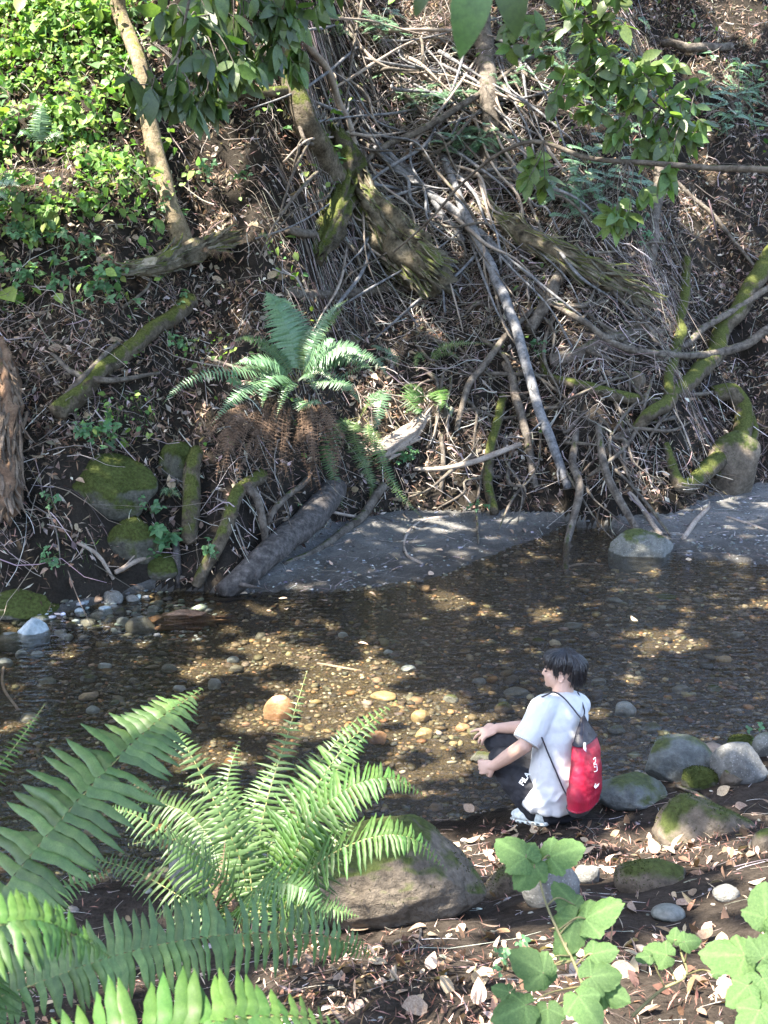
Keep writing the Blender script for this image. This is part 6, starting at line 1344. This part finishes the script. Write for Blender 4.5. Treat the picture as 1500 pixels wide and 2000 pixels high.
for a in [(150, 1990, 120, 1.45), (330, 1990, 120, 1.45), (500, 2000, 110, 1.5), (60, 1810, 70, 1.25), (160, 1850, 60, 1.3), (1440, 1870, 60, 2.05), (1500, 1780, 50, 2.05), (1500, 1950, 60, 1.95), (1170, 1910, 35, 2.1), (1290, 1860, 30, 2.3),
          (700, 1420, 45, 3.4), (740, 1390, 35, 3.4), (640, 1490, 30, 3.35), (690, 1535, 35, 3.15), (760, 1525, 40, 3.15), (810, 1545, 35, 3.2), (760, 1640, 45, 2.95), (840, 1660, 45, 3.0), (700, 1650, 30, 3.0),
          (360, 1380, 25, 2.55), (585, 1330, 18, 3.8), 
          (640, 700, 30, D0 - .2), (500, 712, 30, D0 - .4), (700, 690, 20, D0 - .4), (815, 775, 30, D2 - .3), (860, 785, 25, D2 - .3), (735, 800, 18, D1 - .3), (1150, 130, 35, 5.8), (1200, 150, 20, 5.8), (1290, 240, 28, 6.0), (1340, 270, 28, 6.0), (1210, 80, 25, 5.7), (1290, 290, 20, 6)]:
    gap(*a)
for a in [(120, 300, 120), (280, 180, 90), (400, 60, 60), (1100, 180, 60), (1000, 240, 40), (930, 430, 30), (60, 80, 230), (200, 110, 150), (70, 230, 150), (1115, 1440, 10, 6.0), (1100, 1495, 9, 6.0), (700, 520, 20), (1120, 640, 14), (590, 160, 25), (720, 60, 25)]: gap(*a)
GA = np.array(GAPS)
n = 52000
vu, vv_ = np.meshgrid(np.linspace(-250, 1750, 21), np.linspace(-150, 2100, 24)); vp = W(vu.ravel(), vv_.ravel(), np.minimum(PD(vu.ravel(), vv_.ravel()), 19)); vp = np.vstack([vp, [[0, 0, 2.5], [-2, 1, 1.5]]]); b2 = s2(vp)
g2 = rng.uniform(b2.min(0) - .8, b2.max(0) + .8, (n, 2)); near_ = np.array([np.min(np.hypot(*(b2 - g).T)) for g in g2]) < 1.3; g2 = g2[near_]; n = len(g2)
L_ = rng.uniform(7.5, 11.5, n)
# base plane point for each ray: start at height 1.5 above its ground crossing
pos = g2[:, :1] * e1 + g2[:, 1:] * e2; pos = pos + SUN * ((1.5 - pos[:, 2]) / SUN[2])[:, None]
for _ in range(4): pos = pos + SUN * ((H(pos[:, 0], pos[:, 1]) - pos[:, 2]) / SUN[2] * .7)[:, None]
C = pos + SUN * L_[:, None]
d = np.linalg.norm(g2[:, None] - GA[None, :, :2], axis=2); wob = 1 + .55 * fbm(np.stack([g2[:, 0] * 4, g2[:, 1] * 4, g2[:, 0] * 0], -1), 2, 101)
leafsz = rng.uniform(.22, .42, n)
hitg = (d < GA[None, :, 2] * wob[:, None] + leafsz[:, None] * .42).any(1)
small = fbm(np.stack([g2[:, 0] * 3.0, g2[:, 1] * 3.0, g2[:, 0] * 0], -1), 3, 103) > np.where((pos[:, 2] < .1), .75, .40)
u, v, z = project(C); outv = (z < .3) | (v < -60) | (u < -150) | (u > 1650)
keep = ~hitg & ~small & outv; C = C[keep]; leafsz = leafsz[keep]; n = len(C)
R = basis(rng.normal(0, 1, (n, 3)), SUN + rng.normal(0, .45, (n, 3)))
CT = leaf_t(3, .36, .1, .15)
print('canopy leaves', n)
V, F = scatter(CT[0], CT[1], C - R[:, :, 0] * leafsz[:, None] * .5, R, leafsz)
obj("tree_canopy", V, F, m_canopy, kind="stuff", label="leafy tree crowns high over the creek, outside the picture", cat="tree crown")
for i, (x, y, lb) in enumerate([(-6.5, 5.0, "tall tree trunk left of the creek carrying the canopy"), (-5.0, -1.5, "tall tree trunk behind the camera on the left"), (6.8, 3.2, "tall tree trunk right of the near bank")]):
    z0 = float(H(x, y)); root = empty("tall_tree", (x, y, z0), label=lb, cat="tree")
    V, F = tube(np.array([(x, y, z0 - .2), (x + .1, y, z0 + 3), (x - .1, y + .1, z0 + 7), (x, y, z0 + 12)]), [.3, .24, .18, .08], sides=16, seg=40, noise=.1, seed=i, ridge=.15); obj("trunk", V, F, m_bark, parent=root)
    for k in range(5):
        a = k * 1.3 + i; h = z0 + 6 + k * 1.2; V, F = tube(np.array([(x, y, h), (x + math.cos(a) * 1.5, y + math.sin(a) * 1.5, h + .7), (x + math.cos(a) * 3, y + math.sin(a) * 3, h + 1)]), [.09, .06, .02], sides=8, seg=12); obj("limb", V, F, m_bark, parent=root)
